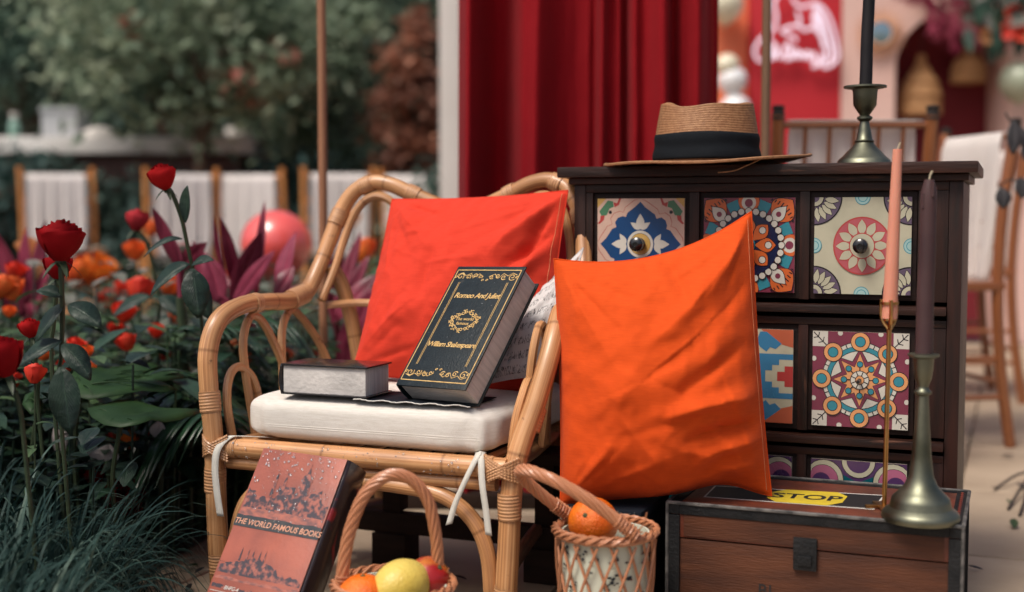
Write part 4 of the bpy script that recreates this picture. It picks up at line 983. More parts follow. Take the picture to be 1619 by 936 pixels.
# dark lace-edged cloth under the upright book
mc = MB(); e0 = MW[cu.name]@V((-.005, -.187, .0785))
cl = thing('lace_mat', 'thin black mat with white lace edge under the upright book', 'mat', e0)
mm = MW[cu.name]
mc.grid(lambda u, v: mm@V((-.015+.20*u, -.190+.11*v, .0772+.0010*math.sin(u*30)*(1-v)+.0006)), 40, 8); obj('mat_cloth', mc, 'navy_cloth', cl, world=True, solid=.001)
mc = MB(); mc.tube([mm@V((-.016+.203*i/90, -.1915+.0012*math.sin(i*1.4), .0786+.0010*math.sin(i*30*.2/18))) for i in range(91)], .0010, 5); obj('lace_edge', mc, 'print_white', cl, world=True)
# ================================================================== NAVY BOX under the pillow
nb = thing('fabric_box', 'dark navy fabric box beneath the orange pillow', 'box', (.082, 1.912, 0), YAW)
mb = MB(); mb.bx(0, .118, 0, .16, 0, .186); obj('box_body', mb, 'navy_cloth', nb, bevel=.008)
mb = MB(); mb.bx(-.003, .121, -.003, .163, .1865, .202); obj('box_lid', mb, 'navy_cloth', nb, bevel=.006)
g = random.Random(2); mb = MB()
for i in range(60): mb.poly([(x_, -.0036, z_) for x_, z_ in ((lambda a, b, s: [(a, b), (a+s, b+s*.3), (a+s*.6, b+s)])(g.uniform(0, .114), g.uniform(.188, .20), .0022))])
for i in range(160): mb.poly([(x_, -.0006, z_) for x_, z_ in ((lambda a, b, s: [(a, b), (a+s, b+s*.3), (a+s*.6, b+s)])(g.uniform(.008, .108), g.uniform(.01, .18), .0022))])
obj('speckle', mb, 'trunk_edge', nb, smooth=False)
# ================================================================== BASKETS
def rope(m_, pts, R_, r, k=4, turns=10, sub=8):
    pts = crom(pts, sub); F = frames(pts)
    for s_ in range(k):
        L = []
        for i, p in enumerate(pts):
            a = 2*PI*(turns*i/(len(pts)-1)+s_/k); L.append(p+F[i][1]*(R_*math.cos(a))+F[i][2]*(R_*math.sin(a)))
        m_.tube(L, r, 6)
def basket(name, label, c, Rt, Rb, H, hpts, seed, flowers=True):
    b = thing(name, label, 'basket', c); g = random.Random(seed); rad = lambda t: Rb+(Rt-Rb)*t
    n = 16
    for d in (1, -1):
        for k in range(n):
            m_ = MB(); L = []
            for i in range(9):
                t = i/8; a = 2*PI*k/n+d*t*.95+(0 if d > 0 else PI/n); r = rad(t)+.0016*d+.001; L.append((r*math.cos(a), r*math.sin(a), .012+(H-.024)*t))
            m_.tube(L, .0021, 5); obj('cane', m_, 'wicker', b)
    for z, rr, am in ((H-.006, .0030, .0022), (H, .0034, .003), (H-.0015, .0026, .0055), (.010, .003, .002), (.004, .003, .002)):
        for ph in (0, 1, 2):
            m_ = MB(); L = []
            for i in range(72):
                a = 2*PI*i/72; q = 9*a+ph*2.1; r = rad(min(1, z/H))+.002+am*math.cos(q); L.append((r*math.cos(a), r*math.sin(a), z+am*math.sin(q)))
            m_.tube(L, rr*.72, 5, closed=True); obj('rim_strand' if z > .05 else 'base_strand', m_, 'wicker', b)
    m_ = MB(); m_.lathe([(0, .006), (Rb-.004, .006), (Rt-.006, H-.004), (Rt-.009, H-.004), (Rb-.008, .010), (0, .010)], 36); ln = obj('fabric_liner', m_, 'liner', b)
    if flowers:
        m_ = MB()
        for i in range(150):
            a = g.uniform(0, 2*PI); t = g.uniform(.05, .97); r = rad(t)-.0022
            for j in range(4):
                aa = a+g.uniform(-.10, .10); tt = t+g.uniform(-.03, .03); s = g.uniform(.0018, .0042); e = g.uniform(0, 6)
                cc = V((math.cos(aa)*(rad(tt)-.0035), math.sin(aa)*(rad(tt)-.0035), .006+(H-.01)*tt)); tx = V((-math.sin(aa), math.cos(aa), 0)); tz = V((0, 0, 1)); ou = V((math.cos(aa), math.sin(aa), 0))*.0008
                m_.poly([cc+ou+tx*(s*math.cos(e+q*1.57))+tz*(s*.6*math.sin(e+q*1.57)) for q in range(4)])
        obj('flower_print', m_, 'liner_print', ln, smooth=False)
    m_ = MB(); rope(m_, hpts, .0058, .0034, 7, 3.2); hd = obj('handle', m_, 'wicker', b, world=True)
    for e, f in ((hpts[0], hpts[1]), (hpts[-1], hpts[-2])):
        e, f = V(e), V(f); d = (f-e).normalized(); m_ = MB(); L = []
        for i in range(50): a = i*.9; s = .0008*i; fr = frames([e, f])[0]; L.append(e+d*(s-.006)+fr[1]*(.0102*math.cos(a))+fr[2]*(.0102*math.sin(a)))
        m_.tube(L, .0013, 5); obj('handle_binding', m_, 'wicker', b, world=True)
        m_ = MB(); m_.tube([e+V((.004, -.004, .006)), e+V((.012, -.008, .018)), e+V((.016, -.010, .034))], .0009, 4, sub=4); m_.tube([e+V((-.004, -.004, .0)), e+V((-.010, -.010, -.008)), e+V((-.022, -.012, -.010))], .0009, 4, sub=4); obj('loose_strand', m_, 'wicker', b, world=True)
    return b
c1 = P(622, 922, 1.725); c1 = V((c1.x, c1.y, 0)); H1 = .136
hp = [P(538, 946, 1.725), P(545, 880, 1.725), P(556, 830, 1.725), P(578, 780, 1.725), P(613, 752, 1.725), P(648, 757, 1.73), P(676, 790, 1.735), P(688, 840, 1.74), P(692, 885, 1.745), P(692, 932, 1.75)]
basket('wicker_basket', 'wicker basket with upright twisted handle holding lemon and apple by the red book', c1, .080, .064, H1, hp, 1, flowers=False)
c2 = P(957, 840, 1.79); c2 = V((c2.x, c2.y, 0)); H2 = .197
hp2 = [P(1003, 846, 1.722), P(975, 822, 1.72), P(930, 790, 1.72), P(880, 762, 1.73), P(845, 747, 1.745), P(824, 743, 1.765), P(824, 753, 1.785), P(842, 770, 1.80), P(870, 793, 1.815), P(900, 815, 1.83)]
basket('wicker_basket', 'tall lattice wicker basket with flowered liner holding one orange beside trunk', c2, .0695, .060, H2, hp2, 2)
# fruit
def fruit(name, label, cat, c, r, mat, sc_=(1, 1, 1), rot=None, nav=None, lemon=False):
    t = thing(name, label, cat, c); m_ = MB()
    def fn(u, v):
        a = 2*PI*u; q = PI*v; k = 1+.015*noise.noise(V((math.cos(a)*2, math.sin(a)*2, q*2)))
        p = V((math.sin(q)*math.cos(a)*sc_[0], math.sin(q)*math.sin(a)*sc_[1], -math.cos(q)*sc_[2]))*r*k
        if lemon: p.z *= 1+.10*abs(math.cos(q))**6
        else: p.z -= .12*r*math.exp(-((v-1)/.06)**2)*0.6
        return rot@p if rot else p
    m_.grid(fn, 28, 20, cu=True); obj('peel', m_, mat, t)
    m_ = MB(); d = (rot@V((0, 0, 1))) if rot else V((0, 0, 1)); tip = d*r*sc_[2]*(1.10 if lemon else .93)
    m_.lathe([(0, -.002), (.0042, -.001), (.0036, .0012), (.0015, .0022), (0, .0022)], 8, tip, axis=d); obj('stalk_end', m_, 'stem_brown', t)
    return t
z1 = .128
fruit('lemon', 'pale yellow lemon in the front wicker basket', 'lemon', c1+V((.012, -.006, z1+.006)), .036, 'lemon_peel', (1, 1, 1.16), V((-.75, -.62, -.15)).to_track_quat('Z', 'Y').to_matrix(), lemon=True)
fruit('apple', 'red and yellow apple behind the lemon in the front basket', 'apple', c1+V((.047, .022, z1+.008)), .031, 'apple_peel', (1, 1, .95), V((.55, -.4, .6)).to_track_quat('Z', 'Y').to_matrix())
fruit('orange', 'orange fruit low at the rim of the front wicker basket', 'orange', c1+V((-.040, -.018, z1-.012)), .037, 'orange_peel')
fruit('orange', 'single orange resting in the tall lattice basket', 'orange', P(938, 826, 1.80), .0365, 'orange_peel', rot=V((-.4, -.8, .5)).to_track_quat('Z', 'Y').to_matrix())
# ================================================================== LOW DARK BENCH behind/under the chair
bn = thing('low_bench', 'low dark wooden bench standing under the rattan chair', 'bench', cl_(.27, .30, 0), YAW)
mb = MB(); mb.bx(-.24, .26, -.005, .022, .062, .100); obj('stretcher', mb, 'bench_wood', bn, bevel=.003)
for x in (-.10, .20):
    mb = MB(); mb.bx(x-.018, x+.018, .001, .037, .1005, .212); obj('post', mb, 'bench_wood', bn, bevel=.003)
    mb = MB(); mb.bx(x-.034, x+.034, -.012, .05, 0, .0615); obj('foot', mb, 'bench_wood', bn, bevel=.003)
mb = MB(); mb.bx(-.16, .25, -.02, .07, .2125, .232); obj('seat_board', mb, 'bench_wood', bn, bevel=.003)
# ================================================================== CURTAIN FRAME
def rp(px, Y): return P(px, 300, Y).x
cf = thing('curtain_frame', 'slim wooden frame of two posts and crossbar carrying the red curtain', 'frame', (0, 2.84, 0))
xl, xr = rp(508, 2.84), rp(1209, 2.84)
mb = MB(); mb.tube([(xl, 2.84, 0), (xl+.004, 2.84, 1.0), (xl-.002, 2.84, 2.1)], .0098, 10, sub=3); obj('post', mb, 'pole_wood', cf, world=True)
mb = MB(); mb.tube([(xr, 2.84, 0), (xr, 2.84, 1.0), (xr, 2.84, 2.1)], .0105, 10, sub=3); obj('post', mb, 'pole_wood_grey', cf, world=True)
mb = MB(); mb.tube([(xl-.08, 2.84, 2.09), (xr+.08, 2.84, 2.09)], .0105, 10); obj('crossbar', mb, 'pole_wood', cf, world=True)
mb = MB(); mb.bx(xl-.03, xr+.03, 2.75, 2.80, .0005, .032); mb.bx(xl-.03, xl+.03, 2.80, 3.0, .001, .03); mb.bx(xr-.03, xr+.03, 2.80, 3.0, .001, .03); obj('base_board', mb, 'bench_wood', cf, bevel=.003, world=True)
ct = thing('red_curtain', 'long deep red curtain hanging in soft folds behind the chair', 'curtain', (0, 2.86, 0))
x0, x1 = rp(727, 2.85), rp(1138, 2.85)
def curt(u, v):
    z = 2.085-2.080*v; k = .55+.55*v
    # warped fold coordinate so that folds differ in width and drift with height
    q = u+.055*math.sin(u*8+1.2)+.02*math.sin(u*21+v*1.3)+.018*v*math.sin(u*5+.6)
    y = (.046+.018*math.sin(u*7.3+.4))*k*math.sin(q*33+1.8*math.sin(u*6))+(.020+.010*math.sin(u*11))*k*math.sin(q*67+1.9+v*.5)+.016*math.sin(q*13+v*1.1)
    y = y-.018*abs(math.sin(q*15.5+.4))*k
    x = x0+(x1-x0)*(u+.010*math.sin(q*31+1.4)*k)+.012*v*(1-2*u)*-.5
    return (x, 2.87+y+.004*noise.noise(V((u*30, v*20, 0))), z)
mb = MB(); mb.grid(curt, 260, 60); obj('curtain_cloth', mb, 'curtain', ct, world=True, sharp=180)
mb = MB(); mb.tube([V(curt(.972, i/60))+V((0, -.004, 0)) for i in range(61)], .0016, 5); obj('hem_stitch', mb, 'curtain_hem', ct, world=True)
for i in range(12):
    u = .03+.94*i/11; mb = MB(); mb.tube([(x0+(x1-x0)*u, 2.84+.0135*math.sin(k*PI/6), 2.09+.0135*math.cos(k*PI/6)) for k in range(12)], .002, 5, closed=True); obj('ring', mb, 'brass_gold', ct, world=True)
# ================================================================== ROSES
def rose_bloom(c, ax, r, n, mat, parent, open_=.5, seed=0, each=True, world=True):
    g = random.Random(seed); q = V(ax).normalized().to_track_quat('Z', 'Y'); joined = MB()
    for i in range(n):
        k = i/(n-1); th = i*2.399+g.uniform(-.25, .25); Rk = r*(.16+.80*k**.8); Hk = r*(1.90-.30*k+.06*math.sin(i*2.1)); hw = (1.7-.62*k)+g.uniform(-.1, .1)
        curl = .62*k**2*open_; z0 = -r*.88
        def fn(u, v, th=th, Rk=Rk, Hk=Hk, hw=hw, curl=curl, k=k, i=i):
            a = (2*u-1); ed = 1-.15*a**4-.05*a*a-.02*math.cos(a*6+i); t = v*ed
            rr = Rk*math.sin(PI*(.07+.60*t))**.8+r*curl*max(0, t-.60)**1.3*2.0*(.6+.8*a*a)
            ang = th+a*hw*(.55+.45*math.sin(PI*min(1, t*.75)))
            rr *= 1+.03*math.sin(a*9+i*2)*t
            z = z0+Hk*(t-.10*t*t)-r*curl*.9*max(0, t-.72)**1.2*2
            return V(c)+q@V((rr*math.cos(ang), rr*math.sin(ang), z))
        m_ = MB() if each else joined
        m_.grid(fn, 10, 8)
        if each: obj('petal', m_, mat, parent, world=True, sharp=180)
    if not each: return obj('bloom', joined, mat, parent, world=world, sharp=180)
def stem_leafs(root, pts, r, leaves, mat='leaf_rose', seed=0, sm='stem_green'):
    m_ = MB(); m_.tube(pts, lambda t: r*(1-.25*t), 7, sub=6); st_ = obj('stem', m_, sm, root, world=True); g = random.Random(seed)
    for (p, d, L, W_, dr_) in leaves:
        m_ = MB(); m_.leaf(p, d, (g.uniform(-.3, .3), -.6, 1), L, W_, dr_, .22, 9); obj('leaf', m_, mat, root, world=True, solid=.0006)
    return st_
def rose(label, hp, Y, rpx, path, leaves, mat, open_=.5, n=16, seed=0, tilt=(0, 0, 1), group=None):
    s = 2000/Y; c = P(hp[0], hp[1], Y); r = rpx/s; tilt = V(tilt).normalized()
    base = P(path[-1][0], path[-1][1], Y) if len(path) else c
    pts = [c-tilt*r*.85]+[P(x, y, Y+.01*i) for i, (x, y) in enumerate(path)]
    end = pts[-1]; pts.append(V((end.x*.98, end.y+.02, .0)))
    t = thing('rose', label, 'rose', (pts[-1].x, pts[-1].y, 0), group=group)
    rose_bloom(c, tilt, r, n, mat, t, open_, seed)
    for k in range(5):
        a = k*2*PI/5+.3; d = V((math.cos(a), math.sin(a), -.35)); m_ = MB(); m_.leaf(c-tilt*r*.84, d, tilt, r*.95, r*.26, .5, .2, 5, 'lance'); obj('sepal', m_, 'stem_green', t, world=True)
    m_ = MB(); m_.sphere(c-tilt*r*.92, r*.24, 8); obj('hip', m_, 'stem_green', t, world=True)
    lv = [(P(x, y, Y+dy), V((dx, -.25, dz)), L/s, W_/s, drp) for (x, y, dy, dx, dz, L, W_, drp) in leaves]
    stem_leafs(t, pts, .0042, lv, seed=seed)
    return t
rose('large dark red open rose on a tall stem among dark serrated leaves', (95, 379), 1.90, 38, [(97, 440), (99, 500), (97, 560), (95, 640)],
     [(98, 470, 0, -.75, .5, 45, 30, .3), (108, 482, -.02, 1.0, -.35, 60, 44, .25), (103, 480, .01, -.6, -.6, 60, 34, .3), (97, 540, 0, -.9, -.25, 66, 40, .3), (98, 545, -.01, .8, -.5, 60, 40, .4), (96, 580, -.02, .25, -1, 90, 52, .2)], 'rose_red', .55, 15, 3)
rose('half open red rosebud on the tallest stem beside the white chair cloth', (257, 279), 2.25, 24, [(272, 305), (287, 345), (297, 390), (308, 440), (318, 500), (322, 580)],
     [(293, 352, -.01, .15, 1, 54, 30, -.1), (303, 420, 0, .75, .45, 46, 26, .3), (300, 418, 0, -.9, -.25, 62, 44, .5), (304, 425, -.03, .2, -1, 66, 44, .2), (288, 378, .02, -.95, .12, 60, 20, .6), (300, 440, .02, .6, -.8, 60, 36, .3)], 'rose_bright', .35, 14, 8, (-.25, -.2, 1))
rose('soft pinkish red rose behind the tall bud', (217, 347), 2.75, 20, [(232, 385), (246, 440), (252, 480), (250, 560)], [(240, 470, 0, -.9, -.1, 60, 36, .4), (250, 470, 0, .8, -.2, 50, 34, .5)], 'rose_rosy', .4, 13, 11, (.15, 0, 1))
rose('small red rose low beside the dark serrated leaves', (47, 518), 2.10, 18, [(52, 550), (60, 600), (62, 660)], [(56, 560, 0, .5, .4, 40, 28, .2), (52, 575, 0, -.8, .2, 40, 28, .2)], 'rose_bright', .4, 13, 14, (-.1, -.1, 1))
rose('dark crimson rose cut by the edge of the bed near grey foliage', (2, 563), 1.80, 38, [(18, 605), (32, 650), (40, 720)], [(25, 620, 0, -.6, .5, 50, 32, .3)], 'rose_red', .5, 16, 17, (-.25, -.1, 1))
rose('deep red rose under the tall bloom partly hidden by it', (92, 420), 2.02, 24, [(90, 455), (85, 510), (83, 600)], [], 'rose_red', .4, 12, 21, (.1, 0, 1))
rose('dark red rose low among the grass blades', (196, 785), 2.30, 34, [(200, 830), (204, 870)], [(203, 840, 0, .6, .5, 60, 40, .3)], 'rose_red', .7, 16, 31, (.3, -.7, .5))
rose('dark red rose above the low one beside the grass', (152, 745), 2.35, 24, [(158, 790), (160, 850)], [], 'rose_bright', .6, 13, 33, (-.2, -.4, .8))
# ================================================================== BED FLOWERS
def flower_proto(mat, seed, r=.032, n=11):
    g = random.Random(seed); t = thing('bed_flower', '', 'flower', (0, 0, 0)); H = .5
    rose_bloom((0, 0, H), (0, -.35, 1), r, n, mat, t, .8, seed, each=False, world=False)
    m_ = MB(); m_.tube([(0.02, .01, 0), (.008, 0, .25), (0, 0, H)], .0028, 5, sub=4); obj('stem', m_, 'stem_green', t)
    m_ = MB()
    for i in range(5):
        a = g.uniform(0, 6.28); z = g.uniform(.08, .42); m_.leaf((.008, 0, z), (math.cos(a), math.sin(a), .35), (0, 0, 1), g.uniform(.05, .09), .03, .4, .15, 5)
    obj('leaves', m_, 'leaf_mid', t); t.hide_render = False
    return t
protos = {}
used = set()
FL = {'o': ('bloom_orange', 'small orange blossom on a thin stem in the flower bed', 'orange flowers in the bed'), 'r': ('bloom_red', 'small scarlet blossom on a thin stem in the flower bed', 'scarlet flowers in the bed'),
      'p': ('bloom_peach', 'small peach yellow blossom on a thin stem in the flower bed', 'peach flowers in the bed'), 'f': ('bloom_fire', 'flame coloured red and yellow blossom in the flower bed', 'flame flowers in the bed')}
def bed_flower(kind, px, py, Y, k=1.0, tilt=0.0):
    mt, lab, grp = FL[kind]; c = P(px, py, Y)
    where = 'seen through the chair back' if px > 480 else 'under the curve of the rattan arm' if px > 355 else 'low beside the white spathe flowers' if py > 640 else 'among the dark rose leaves' if py > 535 else 'far back in the bed' if Y > 3.45 else 'in front of the gold chairs'
    lab = lab.replace('on a thin stem in the flower bed', where).replace('in the flower bed', where)
    if kind not in protos: protos[kind] = flower_proto(mt, len(protos)); setp(protos[kind], lab, 'flower', grp)
    hz = max(.08, c.z); g = random.Random(int(px*7+py))
    Mx = Matrix.Translation((c.x, c.y, 0))@Matrix.Rotation(g.uniform(0, 6.28), 4, 'Z')@Matrix.Diagonal((k, k, hz/.5, 1)).to_4x4()
    if kind not in used: used.add(kind); o = protos[kind]; o.matrix_world = Mx
    else: o = copy_tree(protos[kind], Mx)
    o['label'] = lab; o['group'] = grp+' '+where
    for ch_ in o.children:       # keep blooms round although the stem is stretched
        if ch_.name.startswith('bloom'):
            s_ = k*.5/hz; ch_.location = (0, 0, .5*(1-s_)); ch_.scale = (1, 1, s_)
    return o
for a in [('r', 222, 457, 3.0, 1.15), ('o', 270, 450, 3.1, 1.0), ('r', 196, 492, 2.8, .9), ('o', 213, 395, 3.3, 1.0), ('f', 150, 425, 3.6, 1.9), ('f', 122, 432, 3.5, 1.4), ('p', 45, 392, 3.4, 1.1), ('p', 62, 428, 3.3, .95),
          ('r', 25, 428, 3.0, .85), ('o', 18, 455, 2.9, 1.05), ('o', 3, 452, 2.8, 1.0), ('o', 15, 492, 2.7, .5), ('r', 185, 520, 2.9, .7), ('r', 200, 540, 2.6, .7), ('r', 247, 522, 2.7, .6), ('r', 55, 590, 2.05, .6), ('o', 138, 555, 2.4, .45),
          ('r', 120, 545, 2.5, .6), ('o', 140, 582, 2.3, .5), ('f', 203, 692, 2.35, .8), ('r', 190, 690, 2.4, .7), ('r', 227, 680, 2.4, .7), ('o', 245, 705, 2.4, .45), ('o', 390, 545, 2.9, .8), ('r', 395, 560, 2.95, .7), ('o', 372, 548, 3.1, .6),
          ('r', 540, 555, 3.2, .6), ('o', 580, 390, 3.6, 1.0), ('f', 572, 402, 3.5, .9), ('r', 490, 560, 3.1, .6), ('o', 545, 560, 3.3, .6), ('o', 560, 572, 3.0, .5), ('r', 330, 520, 3.4, .7), ('o', 300, 470, 3.6, .8), ('r', 260, 560, 2.8, .5),
          ('p', 335, 430, 4.2, .9), ('o', 240, 360, 4.6, 1.1), ('r', 170, 470, 3.8, 1.0), ('r', 195, 455, 4.0, 1.0), ('r', 60, 470, 4.0, 1.0), ('p', 110, 500, 4.2, .9), ('r', 290, 400, 4.5, 1.2), ('f', 330, 475, 4.4, 1.0), ('r', 20, 600, 2.4, .6), ('o', 100, 620, 2.5, .45), ('r', 150, 600, 2.6, .6),
          ('o', 70, 560, 2.6, .5), ('r', 105, 575, 2.35, .55), ('p', 555, 345, 4.6, 1.2), ('o', 450, 560, 3.3, .8), ('r', 300, 590, 3.0, .6), ('o', 275, 500, 3.5, .7), ('r', 355, 440, 4.0, .9)]: bed_flower(*a)
# ================================================================== CORDYLINES with long wine coloured leaves
def cordyline(label, base, leaves, seed, mats=('cordyline', 'cordyline_pale'), group='wine coloured leaf plants'):
    b = V(base); t = thing('cordyline', label, 'plant', (b.x, b.y, 0), group=group); g = random.Random(seed)
    m_ = MB(); m_.tube([(b.x+.02, b.y, 0), (b.x+.01, b.y+.01, b.z*.5), b], .010, 8, sub=4); obj('stem', m_, 'stem_green', t, world=True)
    for i, (x0, y0, x1, y1, Y, wpx) in enumerate(leaves):
        p, q_ = P(x0, y0, Y), P(x1, y1, Y+g.uniform(-.06, .06)); d = q_-p; L = d.length; s = 2000/Y
        m_ = MB(); tw = g.uniform(-.7, .7); m_.leaf(p, d+V((0, 0, .10*L)), (g.uniform(-.4, .4), -1, .35), L, wpx*.85/s, .10, .40, 12, 'lance', twist=tw); obj('leaf', m_, mats[i % 3 == 1], t, world=True, solid=.0007)
        m_ = MB(); m_.tube([b, (b+p)/2, p], .006, 6, sub=3); obj('leaf_stalk', m_, 'cordyline', t, world=True)
    return t
Yc = 2.85
cordyline('wine red long-leaved plant growing in front of the pink balloon', P(400, 520, Yc),
          [(370, 478, 418, 352, Yc, 44), (372, 480, 440, 388, Yc-.05, 32), (405, 470, 420, 300, Yc+.1, 20), (380, 470, 345, 328, Yc+.05, 26), (440, 462, 472, 355, Yc, 34), (436, 470, 468, 415, Yc-.05, 30), (355, 470, 300, 372, Yc, 50), (350, 478, 322, 392, Yc, 44), (352, 430, 335, 330, Yc+.1, 14), (430, 480, 500, 452, Yc+.1, 26)], 1)
cordyline('wine red leaf plant seen between chair arch and coral pillow', P(545, 580, 3.05),
          [(530, 500, 575, 352, 3.05, 26), (520, 480, 548, 345, 3.05, 22), (530, 510, 590, 392, 3.05, 30), (532, 505, 606, 425, 3.0, 36), (540, 590, 592, 440, 2.95, 52), (548, 595, 610, 470, 3.0, 44), (525, 495, 512, 330, 3.1, 22), (545, 600, 560, 500, 2.95, 34)], 2)
cordyline('wine red leaf plant with single leaf behind the rosebud stem', P(285, 470, 2.7),
          [(282, 420, 238, 318, 2.7, 26), (288, 418, 250, 345, 2.72, 22), (286, 425, 330, 380, 2.75, 34)], 3)
cordyline('purple blurred leaf plant at the outer side of the bed', P(45, 520, 3.3), [(40, 480, -12, 350, 3.3, 40), (45, 480, 42, 345, 3.3, 36), (48, 500, 75, 330, 3.35, 26), (38, 500, -20, 420, 3.2, 38), (50, 500, 90, 400, 3.3, 30)], 4)
# ================================================================== PALM FRONDS
def frond(label, p0, p1, Y0, Y1, n, Lp, droop, seed, spread=1.0):
    a, b = P(*p0, Y0), P(*p1, Y1); d = b-a; t = thing('palm_frond', label, 'palm', (a.x, a.y, 0), group='palm fronds in the bed'); g = random.Random(seed)
    pts = [a+d*(i/12)+V((0, 0, .16*d.length*math.sin(PI*i/12)*.9)) for i in range(13)]
    m_ = MB(); m_.tube([(a.x, a.y, 0)]+pts, lambda q: .004*(1-.6*q), 6); obj('rachis', m_, 'stem_green', t, world=True)
    side = d.cross(V((0, 0, 1))).normalized(); s = 2000/Y0
    for i in range(n):
        q = .08+.9*i/(n-1); f_ = q*12; k = min(11, int(f_)); p = pts[k].lerp(pts[k+1], f_-k); L = Lp/s*(math.sin(PI*(.15+.75*q)))
        for sg in (-1, 1):
            dd = d.normalized()*.55+side*sg*.85*spread+V((0, 0, g.uniform(.0, .25))); m_ = MB(); m_.leaf(p, dd, (0, -.2, 1), L, L*.11, droop, .3, 7, 'lance'); obj('leaflet', m_, 'leaf_palm', t, world=True, solid=.0004)
    return t
frond('glossy green palm frond spreading behind the rattan arm', (395, 600), (320, 520), 2.72, 2.55, 15, 120, .55, 1)
frond('green palm frond arching under the rattan arm curve', (470, 600), (385, 505), 2.90, 2.62, 15, 110, .7, 2)
frond('drooping dark palm frond beside the front chair leg', (300, 690), (345, 660), 2.45, 2.30, 14, 170, .95, 3)
frond('low palm frond hanging behind the wicker chair leg', (250, 650), (310, 640), 2.60, 2.40, 14, 180, 1.0, 4)
frond('dark palm frond hidden low under the rattan side arches', (430, 640), (360, 600), 2.85, 2.70, 13, 150, .8, 5)
# ================================================================== BIG LEAVES
def big_leaf(label, mat, base, Y, outline, petiole, cz=.03, vein=True, thick=.0010):
    """outline in photo pixels on a slanted leaf plane through the base"""
    c = P(*base, Y); t = thing('large_leaf_plant', label, 'plant', (c.x, c.y+.02, 0)); s = 2000/Y
    cen = V((sum(x for x, y, d in outline)/len(outline), sum(y for x, y, d in outline)/len(outline), 0)); cd_ = sum(d for x, y, d in outline)/len(outline)
    m_ = MB(); n = len(outline); rings = 4; b = 0
    ctr = P(cen.x, cen.y+2, Y+cd_); m_.v.append(ctr)
    for r_ in range(1, rings+1):
        f = r_/rings
        for (x, y, dd) in outline:
            p = P(cen.x+(x-cen.x)*f, cen.y+(y-cen.y)*f, Y+cd_+(dd-cd_)*f)
            m_.v.append(p+V((0, 0, cz*(f*(1-f)))))
    for i in range(n): m_.quad((0, 1+i, 1+(i+1) % n))
    for r_ in range(rings-1):
        for i in range(n): m_.quad((1+r_*n+i, 1+(r_+1)*n+i, 1+(r_+1)*n+(i+1) % n, 1+r_*n+(i+1) % n))
    o = obj('leaf_blade', m_, mat, t, world=True, solid=thick)
    if vein:
        tips = [outline[i] for i in range(0, n, 2)]
        for (x, y, dd) in tips:
            p1 = ctr.lerp(P(x, y, Y+dd), .9)+V((0, 0, .002)); m2 = MB(); m2.tube([c+V((0, 0, .002)), (c+p1)/2+V((0, 0, .003+cz*.25)), p1], lambda q: .0016*(1-.7*q), 5, sub=3); obj('vein', m2, 'leaf_green', t, world=True)
    m2 = MB(); m2.tube([c, (c+V((c.x, c.y+.03, 0)))/2+V((-.02, 0, .03)), (c.x, c.y+.02, 0)], .004, 6, sub=4); obj('leaf_stalk', m2, 'stem_green', t, world=True)
    return t
big_leaf('split dark green monstera leaf beside the dark rose leaves', 'leaf_green', (128, 612), 2.22,
         [(108, 600, .0), (120, 582, .06), (150, 578, .12), (190, 580, .16), (215, 574, .18), (245, 573, .2), (258, 580, .2), (238, 590, .15), (205, 600, .1), (245, 596, .14), (265, 586, .17), (290, 592, .17), (292, 597, .15), (262, 603, .1), (238, 607, .08), (262, 610, .06), (280, 616, .04), (260, 620, .02), (225, 618, .0), (180, 626, -.04), (140, 632, -.06), (112, 625, -.05)], None)
big_leaf('broad heart shaped green leaf reaching to the chair leg', 'leaf_green', (190, 674), 2.12,
         [(137, 646, .02), (160, 640, .06), (185, 633, .10), (210, 632, .12), (235, 640, .12), (262, 648, .1), (290, 650, .1), (322, 650, .1), (305, 657, .06), (285, 664, .03), (262, 668, .0), (240, 664, -.02), (215, 672, -.05), (190, 676, -.05), (165, 672, -.04), (145, 660, -.01)], None)
big_leaf('narrow glossy green leaf low in front of the palm fronds', 'leaf_green', (60, 640), 2.2, [(35, 640, 0), (40, 625, .03), (55, 617, .05), (62, 630, .05), (70, 640, .03), (65, 655, -.02), (48, 655, -.03)], None)
# white magnolia like petals
for (px, py, w_, h_, Y) in ((95, 690, 22, 60, 2.3), (142, 715, 26, 34, 2.28), (170, 718, 34, 26, 2.27), (250, 680, 22, 24, 2.3)):
    c = P(px, py, Y); s = 2000/Y
    t = thing('white_bract', 'white spathe shaped petal flower standing low among the grass', 'flower', (c.x, c.y+.01, 0), group='white spathe flowers by the grass')
    m_ = MB(); m_.leaf(c-V((0, 0, h_/s/2)), (.12, -.1, 1), (0, -1, .2), h_/s*1.25, w_/s*1.2, .05, .45, 10, 'lance'); obj('petal', m_, 'bract_white', t, world=True, solid=.0008)
    m_ = MB(); m_.tube([(c.x, c.y+.01, 0), c-V((0, 0, h_/s/2))], .003, 6); obj('stem', m_, 'stem_green', t, world=True)
